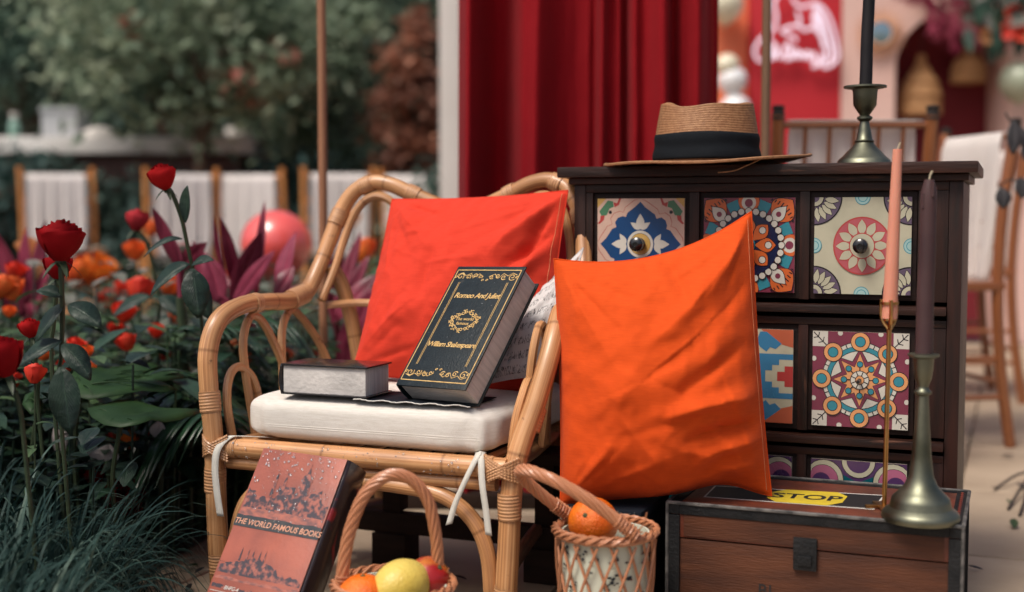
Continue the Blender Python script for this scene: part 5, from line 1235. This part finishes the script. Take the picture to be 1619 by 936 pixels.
# ================================================================== LOW FOLIAGE AND GRASS (uncountable)
g = random.Random(12)
def cover(name, label, mat, n, region, zr, Lr, Wr, seed, shape='ell', cat='foliage', nm=None):
    g = random.Random(seed); m_ = MB(); k = 0
    while k < n:
        x, y = g.uniform(region[0], region[1]), g.uniform(region[2], region[3])
        if not in_poly(x, y, BED): continue
        if nm and not nm(x, y): continue
        k += 1; z = g.uniform(*zr)*(.5+.5*g.random()); a = g.uniform(0, 6.28); L = g.uniform(*Lr)
        m_.leaf((x, y, z), (math.cos(a), math.sin(a), g.uniform(-.1, .7)), (0, 0, 1), L, L*g.uniform(*Wr), g.uniform(.1, .5), .2, 4, shape)
        if k % 6 == 0: m_.tube([(x, y, 0), (x+.01, y, z)], .0022, 4)
    o = obj(name, m_, mat, None); return setp(o, label, cat, kind='stuff')
cover('low_foliage', 'dense dark green leaves filling the flower bed', 'leaf_dark', 6000, (-2.4, -.3, 2.2, 4.4), (.02, .42), (.05, .11), (.3, .55), 1)
cover('mid_foliage', 'mid green leafy filling between the bed flowers', 'leaf_mid', 4200, (-2.6, -.3, 2.45, 5.2), (.10, .50), (.04, .09), (.35, .6), 2)
cover('grey_foliage', 'greyish green and mauve leaves behind the flowers', 'leaf_grey', 2600, (-2.6, -.35, 2.9, 5.6), (.20, .58), (.04, .08), (.4, .7), 3)
cover('rose_foliage', 'glossy dark leaves crowding the rose stems', 'leaf_rose', 380, (-1.25, -.60, 2.0, 2.75), (.20, .44), (.05, .085), (.5, .68), 4)
cover('bright_foliage', 'fresh green leaves between the roses and palm fronds', 'leaf_mid', 900, (-1.3, -.50, 2.3, 2.9), (.14, .44), (.04, .08), (.35, .6), 5)
def grass(name, label, mat, tufts, n, Lr, seed, w=.0042):
    g = random.Random(seed); m_ = MB()
    for (cx_, cy_, sp, h) in tufts:
        for i in range(n):
            a = g.uniform(0, 6.28); r_ = sp*math.sqrt(g.random())*.6; x, y = cx_+r_*math.cos(a), cy_+r_*math.sin(a)
            d = V((math.cos(a)*g.uniform(.1, .6), math.sin(a)*g.uniform(.1, .6), 1)); L = h*g.uniform(*Lr)
            m_.leaf((x, y, 0), d, (-math.cos(a), -math.sin(a), .4), L, w*g.uniform(.7, 1.3), g.uniform(.45, 1.45), .1, 9, 'lance', two=False, twist=g.uniform(-.6, .6), m=1 if g.random() < .14 else 0)
    return setp(obj(name, m_, [mat, 'grass_pale']), label, 'grass', kind='stuff')
grass('fountain_grass', 'dark blue green fountain grass arching at the front of the bed', 'grass_blade', [(-.68, 1.62, .14, .54), (-.78, 1.55, .18, .60), (-.82, 1.85, .22, .60), (-.74, 2.02, .18, .50), (-.94, 2.05, .22, .58), (-.62, 1.42, .14, .48), (-1.0, 1.75, .22, .62), (-.70, 1.86, .16, .48), (-1.1, 2.2, .22, .58)], 430, (.6, 1.1), 5, .0036)
grass('spill_grass', 'thin dry grass blades spilling onto the paving near the chair leg', 'grass_blade', [(-.68, 2.16, .10, .26), (-.70, 2.32, .12, .30), (-.64, 2.0, .08, .26)], 70, (.6, 1.1), 6, .003)
# fallen leaves and petals on the paving
for i, (px, py, r_) in enumerate(((300, 897, .03), (315, 905, .02), (262, 912, .022), (298, 932, .02), (1600, 832, .035), (1572, 772, .022), (1590, 722, .03), (1615, 772, .028), (1598, 795, .018), (1545, 900, .02), (905, 905, .02), (730, 915, .018))):
    c = Zp(px, py, .004); m_ = MB(); gg = random.Random(i); a = gg.uniform(0, 6.28); m_.leaf((-r_/2, 0, 0), (1, gg.uniform(-.3, .3), .12), (0, 0, 1), r_*1.3, r_*.5, -.1, .5, 6)
    o = obj('fallen_leaf', m_, 'dry_leaf' if i % 4 else 'leaf_mid', None, solid=.0005); o.location = c; o.rotation_euler = (0, 0, a)
    setp(o, 'curled dry leaf fallen on the stone paving', 'leaf', 'fallen leaves on the paving')
# ================================================================== DARK DRIED BRANCH at the right
bp = V((P(1622, 790, 3.1).x, 3.1, 0))
db = thing('dried_branch', 'dark dried branch with hanging leaves standing on splayed twigs', 'branch', bp)
m_ = MB(); T0 = P(1640, 745, 3.1)
m_.tube([T0, P(1648, 600, 3.1), P(1650, 430, 3.1), P(1640, 300, 3.1), P(1622, 225, 3.08)], lambda q: .006*(1-.5*q), 7, sub=5); obj('main_stem', m_, 'stem_dark', db, world=True)
for (px, py, Y) in ((1594, 805, 3.05), (1575, 772, 3.3), (1612, 815, 3.0), (1655, 800, 3.2), (1680, 790, 3.1)):
    e = Zp(px, py, .003); m_ = MB(); m_.tube([T0, (T0+e)/2+V((0, 0, .012)), e], .0032, 6, sub=3); obj('twig_foot', m_, 'stem_dark', db, world=True)
for L_ in ([(1622, 225), (1608, 205), (1595, 188), (1590, 178)], [(1640, 300), (1615, 290), (1596, 284), (1580, 296)], [(1622, 225), (1612, 215), (1600, 196)]):
    m_ = MB(); m_.tube([P(x, y, 3.08) for x, y in L_], .0022, 6, sub=4); obj('twig', m_, 'stem_dark', db, world=True)
for (x, y, dx, dz, L, W_) in ((1603, 190, -.08, -1, 54, 24), (1612, 200, .15, -1, 34, 18), (1583, 296, .05, -1, 34, 26), (1612, 280, .1, -1, 34, 24), (1618, 225, .3, -1, 40, 22), (1640, 300, .3, -1, 40, 24), (1648, 420, .8, -.6, 44, 24), (1650, 520, .9, .2, 44, 24)):
    m_ = MB(); s = 2000/3.08; m_.leaf(P(x, y, 3.08), (dx, -.15, dz), (0, -1, .1), L/s, W_/s, .02, .4, 8); obj('leaf', m_, 'dry_leaf', db, world=True, solid=.0006)
# ================================================================== PINK BALLOON
def balloon(name, label, c, r, mat, stick=True, group=None):
    t = thing(name, label, 'balloon', (c.x, c.y, 0 if stick else c.z-r*1.1), group=group); m_ = MB()
    m_.lathe([(.0, -1.10*r), (.05*r, -1.09*r), (.16*r, -1.02*r), (.42*r, -.88*r), (.70*r, -.66*r), (.90*r, -.38*r), (.99*r, -.08*r), (1.0*r, .1*r), (.95*r, .36*r), (.82*r, .60*r), (.60*r, .81*r), (.32*r, .955*r), (.12*r, .995*r), (0, 1.0*r)], 36, c); obj('skin', m_, mat, t, world=True, sharp=180)
    m_ = MB(); m_.lathe([(.02*r, -1.09*r), (.05*r, -1.12*r), (.09*r, -1.18*r), (.0, -1.17*r)], 12, c); obj('knot', m_, mat, t, world=True)
    if stick: m_ = MB(); m_.tube([(c.x, c.y, 0), (c.x, c.y, c.z-1.1*r)], .004, 6); obj('stick', m_, 'white_paint', t, world=True)
    return t
balloon('balloon', 'glossy pink balloon on a stick behind the wine red leaves', P(437, 388, 4.2), .118, 'balloon_pink')
# ================================================================== CHIAVARI CHAIRS
def chiavari(label, Mx, wood='chair_wood', group='banquet chairs with white covers', cover_=True, dark=True, clen=.46, inner=False):
    t = thing('banquet_chair', label, 'chair', M=Mx, group=group)
    for sx in (-1, 1):
        x = sx*.185
        m_ = MB(); m_.tube([(x, .235, 0), (x, .200, .22), (x, .185, .44), (x, .195, .66), (x*1.02, .225, .895)], .0165 if dark else .014, 10, sub=4); obj('back_post', m_, wood, t)
        m_ = MB(); m_.lathe([(.0135, 0), (.0165, .002), (.0165, .006), (.0125, .009), (.0165, .012), (.0165, .017), (.013, .020), (.0155, .024), (.0155, .034), (.0, .037)], 12, (x*1.02, .226, .880)); obj('finial', m_, 'stem_dark' if dark else wood, t)
        m_ = MB(); m_.tube([(x*.98, -.195, 0), (x, -.185, .22), (x, -.18, .44)], lambda q: .011+.004*q, 10, sub=3); obj('front_leg', m_, wood, t)
        for z in (.14, .25): m_ = MB(); m_.tube([(x, -.185, z), (x, .21, z)], .0075, 8); obj('stretcher', m_, wood, t)
    for z in (.12, .23): m_ = MB(); m_.tube([(-.185, -.187, z), (.185, -.187, z)], .0075, 8); obj('stretcher', m_, wood, t)
    m_ = MB(); m_.tube([(-.185, .208, .18), (.185, .208, .18)], .0075, 8); obj('stretcher', m_, wood, t)
    m_ = MB()
    m_.box((0, 0, .452), (.405, .40, .026)); obj('seat', m_, wood, t, bevel=.010)
    for z, y in ((.56, .190), (.63, .194), (.735, .204), (.868, .221)): m_ = MB(); m_.tube([(-.185, y, z), (.185, y, z)], .0085, 8); obj('back_rail', m_, wood, t)
    for i in range(5): x = -.12+.06*i; m_ = MB(); m_.tube([(x, .194, .63), (x, .211, .80), (x, .221, .868)], .0055, 8); obj('spindle', m_, wood, t)
    if cover_:
        # thin white cloth hung over the top rail, front and back
        def cl(u, v):
            a = (u-.5)*.32*(1+.05*math.sin(v*9)); s_ = v*1.0
            fold = .008*math.sin(u*26)+.005*math.sin(u*57+1)
            if v < .5: q = (1-v*2)*(clen/.46); return (a*(1.04 if inner else 1)*(1-.12*q), .214-.015-.022*q+fold*q-.02*q*.5, .8795-.43*q)
            q = (v-.5)*2*(clen/.46)*(.004 if inner else 1)
            if inner: return (a, .208+.022*(v-.5)*2, .8795)
            return (a*(1-.18*q*q), .236+.012+fold*(q+.1)+.03*q*.2, .879-.46*q)
        m_ = MB(); m_.grid(cl, 46, 24); obj('cloth_cover', m_, 'chair_voile' if dark else 'chair_cloth', t, solid=.0015, sharp=180)
    return t
def TM(x, y, rz, z=0): return Matrix.Translation((x, y, z))@Matrix.Rotation(rz, 4, 'Z')
cA = chiavari('dark banquet chair with white cloth directly behind the dresser', TM(P(1353, 300, 3.10).x, 3.34, PI), inner=True)
chB = chiavari('banquet chair facing sideways beside the dried branch', TM(1.335-.20, 3.66, R(-80)), 'chair_wood_warm', inner=True)
copy_tree(chB, TM(1.74-.19, 4.55, R(-95)), label='second sideways banquet chair behind the one by the branch')
copy_tree(cA, TM(1.20, 4.75, R(-88)), label='banquet chair farther back half hidden behind the dresser chair')
cL = chiavari('gold banquet chair with white cloth farthest from the balloon beyond the flower bed', TM(P(78, 300, 6.86).x, 7.3-.22, PI+.18), 'chair_wood_pale', 'gold banquet chairs beyond the flower bed', dark=False)
for px, Y, a, lab in ((262, 7.35, .38, 'gold banquet chair with white cloth behind the tall rosebud'), (405, 7.45, -.16, 'gold banquet chair with white cloth behind the pink balloon'), (520, 7.3, .24, 'gold banquet chair with white cloth behind the slim wooden post'), (672, 7.5, -.32, 'gold banquet chair with white cloth beside the white column')):
    copy_tree(cL, TM(P(px, 300, Y-.44).x, Y-.22, PI+a), label=lab)
# ================================================================== BAR COUNTER at the back left
bc = thing('bar_counter', 'long white topped bar counter with brown slatted front', 'counter', (-2.3, 8.3, 0))
cx0, cx1 = P(-30, 230, 8.2).x, P(408, 230, 8.2).x
zt = P(200, 217, 8.1).z; zb = P(200, 243, 8.1).z
mb = MB(); mb.bx(cx0, cx1, 8.02, 8.75, zb, zt); obj('counter_top', mb, 'counter_white', bc, bevel=.01, world=True)
n = 26
for i in range(n):
    w_ = (cx1-.1-cx0)/n; mb = MB(); mb.bx(cx0+w_*i+.004, cx0+w_*(i+1)-.004, 8.12, 8.15, .05, zb-.002); obj('slat', mb, 'counter_wood', bc, world=True, bevel=.003)
mb = MB(); mb.bx(cx0, cx1-.1, 8.155, 8.6, 0, zb-.003); obj('carcass', mb, 'bench_wood', bc, world=True)
def px_at(px, py, Y): return P(px, py, Y)
c = P(95, 0, 8.3); wb_ = 55/2000*8.3
bx_ = thing('storage_box', 'pale grey box standing on the bar counter', 'box', (c.x, 8.35, zt)); mb = MB(); mb.bx(-wb_/2, wb_/2, -.12, .12, 0, .17); obj('box_body', mb, 'box_grey', bx_, bevel=.008); mb = MB(); mb.bx(-wb_/2-.01, wb_/2+.01, -.13, .13, .1705, .20); obj('box_lid', mb, 'box_grey', bx_, bevel=.008)
c = P(18, 0, 8.3); bo = thing('bottle', 'small green bottle with white cap on the bar counter', 'bottle', (c.x, 8.3, zt)); mb = MB(); mb.lathe([(0, 0), (.035, 0), (.037, .01), (.037, .09), (.03, .11), (.018, .125), (.018, .14), (0, .14)], 16); obj('bottle_glass', mb, 'glass_green', bo); mb = MB(); mb.lathe([(.022, .1405), (.024, .142), (.024, .17), (0, .172)], 12); obj('cap', mb, 'white_paint', bo)
c = P(157, 0, 8.3); bw_ = thing('bowl', 'white shallow bowl turned over on the bar counter', 'bowl', (c.x, 8.25, zt)); mb = MB(); mb.lathe([(.115, 0), (.12, .004), (.112, .03), (.09, .055), (.05, .068), (.045, .074), (0, .074)], 24); obj('bowl_shell', mb, 'white_paint', bw_)
c = P(290, 0, 8.3); cp = thing('stacked_cups', 'small white cups stacked at the tree end of counter', 'cup', (c.x, 8.25, zt)); mb = MB(); mb.lathe([(0, 0), (.03, 0), (.04, .06), (.042, .062), (.035, .064), (.043, .10), (.045, .105), (0, .10)], 16); obj('cup_body', mb, 'white_paint', cp)
# white posts
c = P(362, 260, 8.6); mb = MB(); wp = thing('cloth_post', 'white cloth wrapped post behind the leafy tree trunk', 'post', (c.x, 8.9, 0)); mb.tube([(0, 0, 0), (0, 0, .6), (0, 0, 1.22)], .075, 14, sub=3); obj('wrapped_cloth', mb, 'white_paint', wp); mb = MB(); mb.tube([(0, 0, 1.22), (0, 0, 1.27)], .09, 14); obj('cap', mb, 'white_paint', wp)
x = P(712, 200, 6.2).x; wc = thing('white_column', 'tall slim white column beside the red curtain', 'column', (x, 6.2, 0)); mb = MB(); mb.bx(-.050, .050, -.05, .05, .0, 3.2); obj('shaft', mb, 'white_paint', wc, bevel=.006); mb = MB(); mb.bx(-.07, .07, -.07, .07, .0005, .10); obj('plinth', mb, 'white_paint', wc, bevel=.006); mb = MB(); mb.bx(-.075, .075, -.075, .075, 3.2, 3.26); obj('capital', mb, 'white_paint', wc, bevel=.006)
# ================================================================== TREES
def tree(name, label, base, trunk_h, rad, crown_c, crown_r, mat, n_cl, per, leaf, seed, bloom=0, group=None, limbs=6, cat='tree', fill=False):
    g = random.Random(seed); t = thing(name, label, cat, base, group=group); b = V(base); cc = V(crown_c)
    m_ = MB(); top = V((cc.x, cc.y, max(trunk_h, cc.z-.2*crown_r[2])))
    m_.tube([b, b.lerp(top, .4)+V((g.uniform(-.05, .05), 0, 0)), b.lerp(top, .75)+V((g.uniform(-.05, .05), 0, 0)), top], lambda q: rad*(1-.6*q), 9, sub=4)
    for i in range(limbs):
        a = 2*PI*i/limbs+g.uniform(-.3, .3); s0 = b.lerp(top, g.uniform(.55, .95)); e = cc+V((math.cos(a)*crown_r[0]*.75, math.sin(a)*crown_r[1]*.75, g.uniform(-.4, .6)*crown_r[2]))
        m_.tube([s0, s0.lerp(e, .5)+V((0, 0, .06)), e], lambda q: rad*.45*(1-.75*q), 6, sub=3)
    obj('trunk', m_, 'bark', t, world=True)
    m_ = MB(); m2 = MB()
    for i in range(n_cl):
        while True:
            d = V((g.uniform(-1, 1), g.uniform(-1, 1), g.uniform(-1, 1)))
            if (fill or d.length > .35) and d.length < 1: break
        c = cc+V((d.x*crown_r[0], d.y*crown_r[1], d.z*crown_r[2])); cr = g.uniform(.10, .20)*min(1.0, max(.35, crown_r[0]))
        for j in range(per):
            o_ = V((g.gauss(0, 1), g.gauss(0, 1), g.gauss(0, .8)))*cr; dd = V((g.uniform(-1, 1), g.uniform(-1, 1), g.uniform(-.8, .5))); L = leaf*g.uniform(.6, 1.3)
            m_.leaf(c+o_, dd, (g.uniform(-1, 1), g.uniform(-1, 1), 1), L, L*.5, .2, .2, 2, 'ell', two=False)
        if i < bloom:
            for j in range(14): o_ = V((g.gauss(0, 1), g.gauss(0, 1), g.gauss(0, 1)))*.05; m2.leaf(c+o_+V((0, -crown_r[1]*.3, 0)), V((g.uniform(-1, 1), -1, g.uniform(-1, 1))), (0, 0, 1), .07, .06, .1, .3, 2, 'ell')
    setp(obj('crown', m_, mat, t, world=True, smooth=False), kind=None)
    if bloom: obj('blossom', m2, 'tree_bloom', t, world=True, smooth=False)
    return t
def tw(px, Y): return P(px, 300, Y).x
tree('broadleaf_tree', 'olive green tree with brown trunk standing by the bar counter', (tw(334, 7.6), 7.6, 0), 1.3, .055, (tw(300, 7.6), 7.7, 1.82), (.92, .5, .62), 'tree_olive', 120, 46, .085, 1, bloom=9)
tree('broadleaf_tree', 'olive green leafy tree behind the slim wooden post', (tw(545, 8.6), 8.6, 0), 1.0, .06, (tw(530, 8.6), 8.6, 1.75), (.52, .5, 1.0), 'tree_olive', 110, 46, .09, 2)
tree('rust_tree', 'slender tree with rusty red leaves beside the white column', (tw(648, 7.9), 7.9, 0), .8, .04, (tw(645, 7.9), 7.9, 1.32), (.25, .25, .62), 'tree_rust', 60, 44, .07, 3, fill=True)
tree('broadleaf_tree', 'mid green tree with dense crown above the far end of counter', (tw(60, 9.4), 9.4, 0), 1.2, .07, (tw(40, 9.4), 9.4, 2.3), (1.0, .6, .9), 'tree_mid', 120, 44, .10, 4)
tree('broadleaf_tree', 'tall mid green tree behind the olive tree crown', (tw(420, 10.2), 10.2, 0), 1.2, .07, (tw(420, 10.2), 10.2, 2.35), (1.1, .6, 1.1), 'tree_mid', 120, 44, .10, 5)
tree('broadleaf_tree', 'deep green tree filling behind the rusty tree', (tw(640, 10.4), 10.4, 0), 1.0, .07, (tw(660, 10.4), 10.4, 2.1), (.9, .6, 1.3), 'tree_mid', 130, 44, .10, 6)
tree('dark_shrub', 'dark shrub growing in front of the bar counter', (tw(60, 7.8), 7.8, 0), .3, .03, (tw(75, 7.8), 7.8, .62), (.55, .25, .42), 'tree_dark', 60, 40, .085, 7, cat='shrub', fill=True)
tree('dark_shrub', 'dark shrub under the olive tree by the slatted counter', (tw(215, 7.8), 7.8, 0), .3, .03, (tw(215, 7.8), 7.8, .55), (.42, .22, .42), 'tree_dark', 45, 40, .085, 8, cat='shrub', fill=True)
tree('dark_shrub', 'dark green shrub behind the chair backs near the post', (tw(490, 7.85), 7.85, 0), .3, .03, (tw(500, 7.85), 7.85, .62), (.55, .25, .42), 'tree_dark', 55, 40, .085, 9, cat='shrub', fill=True)
tree('dark_shrub', 'green shrub at the foot of the white column', (tw(690, 6.7), 6.7, 0), .3, .03, (tw(692, 6.7), 6.7, .55), (.20, .2, .38), 'tree_mid', 26, 40, .07, 10, cat='shrub', fill=True)
# hedge
hg = thing('tall_hedge', 'tall dark green hedge closing the garden behind the trees', 'hedge', (-2.5, 12, 0)); g = random.Random(20); m_ = MB()
for i in range(9000):
    x, z = g.uniform(-8, 2.2), g.uniform(0, 4.2); dd = V((g.uniform(-1, 1), g.uniform(-1, .4), g.uniform(-.8, .6))); L = g.uniform(.10, .2)
    m_.leaf((x, 11.6+.25*noise.noise(V((x*1.3, z*1.3, 1)))+g.uniform(-.08, .08), z), dd, (g.uniform(-1, 1), -.5, 1), L, L*.55, .2, .2, 2, 'ell', two=False)
setp(obj('foliage', m_, 'tree_dark', hg, world=True, smooth=False), kind='stuff')
m_ = MB(); m_.grid(lambda u, v: (-8+10.2*u, 11.75+.2*noise.noise(V((u*12, v*5, 2))), 4.1*v), 40, 16); m_.bx(-8, 2.2, 11.95, 12.3, 0, 4.1); obj('inner_growth', m_, 'tree_dark', hg, world=True, smooth=False)
# ================================================================== RIGHT BACKDROP
def wx(px, Y): return P(px, 300, Y).x
YW = 6.4
wl = thing('red_backdrop', 'tall flat red backdrop behind the white line sign', 'backdrop', (wx(1256, YW), YW, 0)); mb = MB(); mb.bx(wx(1184, YW), wx(1327, YW), YW, YW+.10, 0, 2.9); obj('board', mb, 'wall_red', wl, world=True, bevel=.004)
wo = thing('orange_backdrop', 'tall flat orange backdrop beside the red curtain', 'backdrop', (.7, YW, 0)); mb = MB(); mb.bx(.10, wx(1184, YW)-.003, YW+.06, YW+.16, 0, 2.9); obj('board', mb, 'wall_orange', wo, world=True, bevel=.004)
# pink wall with arched niche
pw = thing('pink_arch_wall', 'pale pink wall with an arched wine red niche', 'wall', (2.2, YW, 0))
ax0, ax1 = wx(1412, YW), wx(1592, YW); acx, ar = (ax0+ax1)/2, (ax1-ax0)/2; zs = P(1500, 18, YW).z-ar
x0, x1 = wx(1327, YW)+.002, 4.6; out = [(x0, 0), (ax0, 0), (ax0, zs)]+[(acx-ar*math.cos(PI*k/20), zs+ar*math.sin(PI*k/20)) for k in range(1, 20)]+[(ax1, zs), (ax1, 0), (x1, 0), (x1, 2.9), (x0, 2.9)]
m_ = MB(); m_.poly([(x, YW, z) for x, z in out]); m_.poly([(x, YW+.3, z) for x, z in out][::-1])
for i in range(len(out)): a, b = out[i], out[(i+1) % len(out)]; m_.poly([(a[0], YW, a[1]), (a[0], YW+.3, a[1]), (b[0], YW+.3, b[1]), (b[0], YW, b[1])])
obj('wall', m_, 'wall_pink', pw, world=True, smooth=False)
m_ = MB(); m_.bx(ax0-.1, ax1+.1, YW+.302, YW+.34, 0, zs+ar+.1); obj('niche_back', m_, 'wall_wine', pw, world=True, smooth=False)
# neon line sign
YN = YW-.05
ns = thing('line_sign', 'white bent tube sign of a portrait and script on the red panel', 'sign', (wx(1258, YN), YN, P(1258, 105, YN).z))
strokes = [[(1255, -22), (1236, -12), (1224, 4), (1227, 22), (1226, 38), (1219, 52), (1205, 60), (1194, 76), (1196, 92), (1208, 97), (1219, 88)], [(1212, 60), (1222, 68), (1226, 80), (1222, 92), (1214, 94)],
           [(1219, 88), (1227, 72), (1231, 90), (1238, 88), (1243, 72), (1248, 70), (1249, 84), (1243, 94), (1254, 90), (1257, 80), (1262, 82), (1261, 92), (1268, 84), (1271, 92), (1277, 82), (1279, 94), (1286, 84), (1289, 98), (1286, 106), (1296, 100), (1299, 88), (1304, 96), (1302, 106), (1313, 104), (1323, 94), (1324, 86)],
           [(1253, -4), (1258, 6), (1268, 11), (1280, 8), (1291, 6), (1302, 14), (1312, 30), (1319, 52), (1323, 74), (1325, 88)], [(1289, 8), (1299, 24), (1307, 46), (1312, 66), (1316, 84), (1313, 98)], [(1288, 14), (1292, 34), (1298, 52), (1304, 68), (1306, 86), (1300, 98)], [(1290, 20), (1301, 40), (1310, 60), (1315, 74)],
           [(1260, 18), (1264, 30), (1262, 40), (1252, 42), (1240, 46), (1237, 50), (1248, 56), (1257, 60), (1257, 66)], [(1262, 40), (1272, 48), (1284, 44), (1294, 52), (1300, 64), (1302, 76)], [(1290, 12), (1286, 26), (1288, 40), (1285, 46)]]
for s_ in strokes:
    m_ = MB(); m_.tube([P(x, y, YN) for x, y in s_], .0085, 7, sub=5); obj('light_tube', m_, 'neon', ns, world=True)
# sunburst mirror
mc_ = P(1392, 52, YW-.03); sm = thing('sunburst_mirror', 'round mirror with woven sunburst rays on the pink wall', 'mirror', mc_)
m_ = MB(); m_.lathe([(0, 0), (.056, 0), (.058, .004), (.056, .010), (0, .012)], 32, (0, 0, 0), axis=V((0, -1, 0))); obj('glass', m_, 'mirror', sm)
m_ = MB(); m_.tube([(.062*math.cos(2*PI*k/32), -.006, .062*math.sin(2*PI*k/32)) for k in range(32)], .009, 6, closed=True); obj('frame', m_, 'rays', sm)
for k in range(44): a = 2*PI*k/44; L = .135 if k % 2 else .115; m_ = MB(); m_.tube([(.06*math.cos(a), 0, .06*math.sin(a)), (L*math.cos(a), 0, L*math.sin(a))], lambda q: .0045*(1-.5*q), 4); obj('ray', m_, 'rays', sm)
# woven pendant lamps in the niche
def lamp(label, px, y0, y1, wpx, Y):
    s = 2000/Y; c = P(px, y1, Y); H = (y1-y0)/s; r = wpx/2/s; t = thing('pendant_lamp', label, 'lamp', c)
    m_ = MB()
    for k in range(26):
        a = 2*PI*k/26; m_.tube([(r*q[0]*math.cos(a), r*q[0]*math.sin(a), H*q[1]) for q in ((1, 0), (1.0, .3), (.85, .52), (.45, .72), (.22, .86), (.16, 1))], .004, 4)
    m_.lathe([(r*.96, 0), (r*.96, .3*H), (r*.8, .52*H), (r*.42, .72*H), (r*.2, .86*H), (r*.14, H)], 26, cap=False)
    for z in (0, .3, .52): m_.tube([(r*(1.02 if z < .5 else .87)*math.cos(2*PI*k/30), r*(1.02 if z < .5 else .87)*math.sin(2*PI*k/30), z*H) for k in range(30)], .005, 5, closed=True)
    obj('shade', m_, 'lamp_weave', t); zt_ = zs+math.sqrt(max(.0001, ar*ar-(c.x-acx)**2))-.001 if abs(c.x-acx) < ar else zs
    m_ = MB(); m_.tube([(0, 0, H), (0, 0, zt_-c.z)], .0035, 6); obj('cord', m_, 'stem_dark', t)
lamp('tall bottle shaped woven pendant lamp hanging low in the niche', 1455, 88, 180, 62, YW+.14)
lamp('smaller woven pendant lamp hanging higher in the niche', 1531, 72, 129, 52, YW+.16)
# balloons at the orange panel
for (px, py, r_, mt, lab) in ((1146, 8, .095, 'balloon_cream', 'cream balloon highest on the orange panel'), (1158, 128, .075, 'balloon_white', 'white balloon above the straw hat'), (1150, 104, .06, 'balloon_cream', 'cream balloon tucked behind the white balloon'), (1163, 172, .075, 'balloon_white', 'white balloon lowest behind the hat crown'), (1140, 190, .07, 'balloon_white', 'white balloon beside the curtain edge behind hat')):
    balloon('balloon', lab, P(px, py, YW-.12+r_*.6), r_, mt, stick=False)
balloon('balloon', 'sage green balloon by the niche edge', P(1612, 130, YW-.16), .10, 'balloon_sage', stick=False)
# pampas and garland
pg = thing('pampas_bunch', 'magenta dried pampas plumes above the niche arch', 'dried grass', (wx(1480, YW), YW-.02, P(1480, 60, YW).z)); g = random.Random(4)
for i in range(26):
    a = g.uniform(-2.6, -.3) if i % 2 else g.uniform(.2, 2.9); L = g.uniform(.15, .36); b = P(g.uniform(1455, 1530), g.uniform(-20, 30), YW-.04); e = b+V((math.cos(a)*L*.9, g.uniform(-.16, .0), math.sin(a)*L*.7))
    m_ = MB(); m_.tube([b, b.lerp(e, .5)+V((0, 0, .02)), e], .003, 4)
    for j in range(40): q = g.uniform(.15, 1); p = b.lerp(e, q); m_.leaf(p, (e-b).normalized()+V((g.uniform(-1, 1), g.uniform(-1, 1), g.uniform(-1, 1)))*.7, (0, -1, 0), g.uniform(.03, .07), .008, .2, .1, 2, 'lance', two=False)
    obj('plume', m_, 'pampas', pg, world=True)
gl = thing('leaf_garland', 'dark green leaf garland with red flowers at the top of the pink wall', 'garland', (wx(1580, 5.8), YW-.02, P(1580, 60, YW).z)); g = random.Random(6)
for i in range(170):
    p = P(1525+g.random()**.8*190, -70+g.random()*150*(.5+.5*g.random()), YW-.05-g.uniform(0, .28)); a = g.uniform(0, 6.28); L = g.uniform(.07, .14); m_ = MB()
    m_.leaf(p, (math.cos(a), g.uniform(-.6, .2), math.sin(a)-.4), (g.uniform(-.4, .4), -1, .3), L, L*.5, .2, .2, 4); obj('leaf', m_, 'leaf_dark' if i % 4 else 'leaf_grey', gl, world=True)
for i, (px, py) in enumerate(((1590, 48), (1612, 52), (1600, 20), (1560, 55), (1630, 60))):
    m_ = MB(); c = P(px, py, YW-.26)
    for k in range(12): a = k*2.4; m_.leaf(c, (math.cos(a), -.5-.3*g.random(), math.sin(a)), (0, -1, 0), .05, .05, .1, -.3, 3)
    obj('flower', m_, 'bloom_red' if i < 3 else 'bloom_peach', gl, world=True)
m_ = MB(); m_.tube([P(1520, -60, YW-.05), P(1600, -30, YW-.08), P(1720, -20, YW-.05)], .012, 6, sub=4); obj('vine', m_, 'stem_dark', gl, world=True)
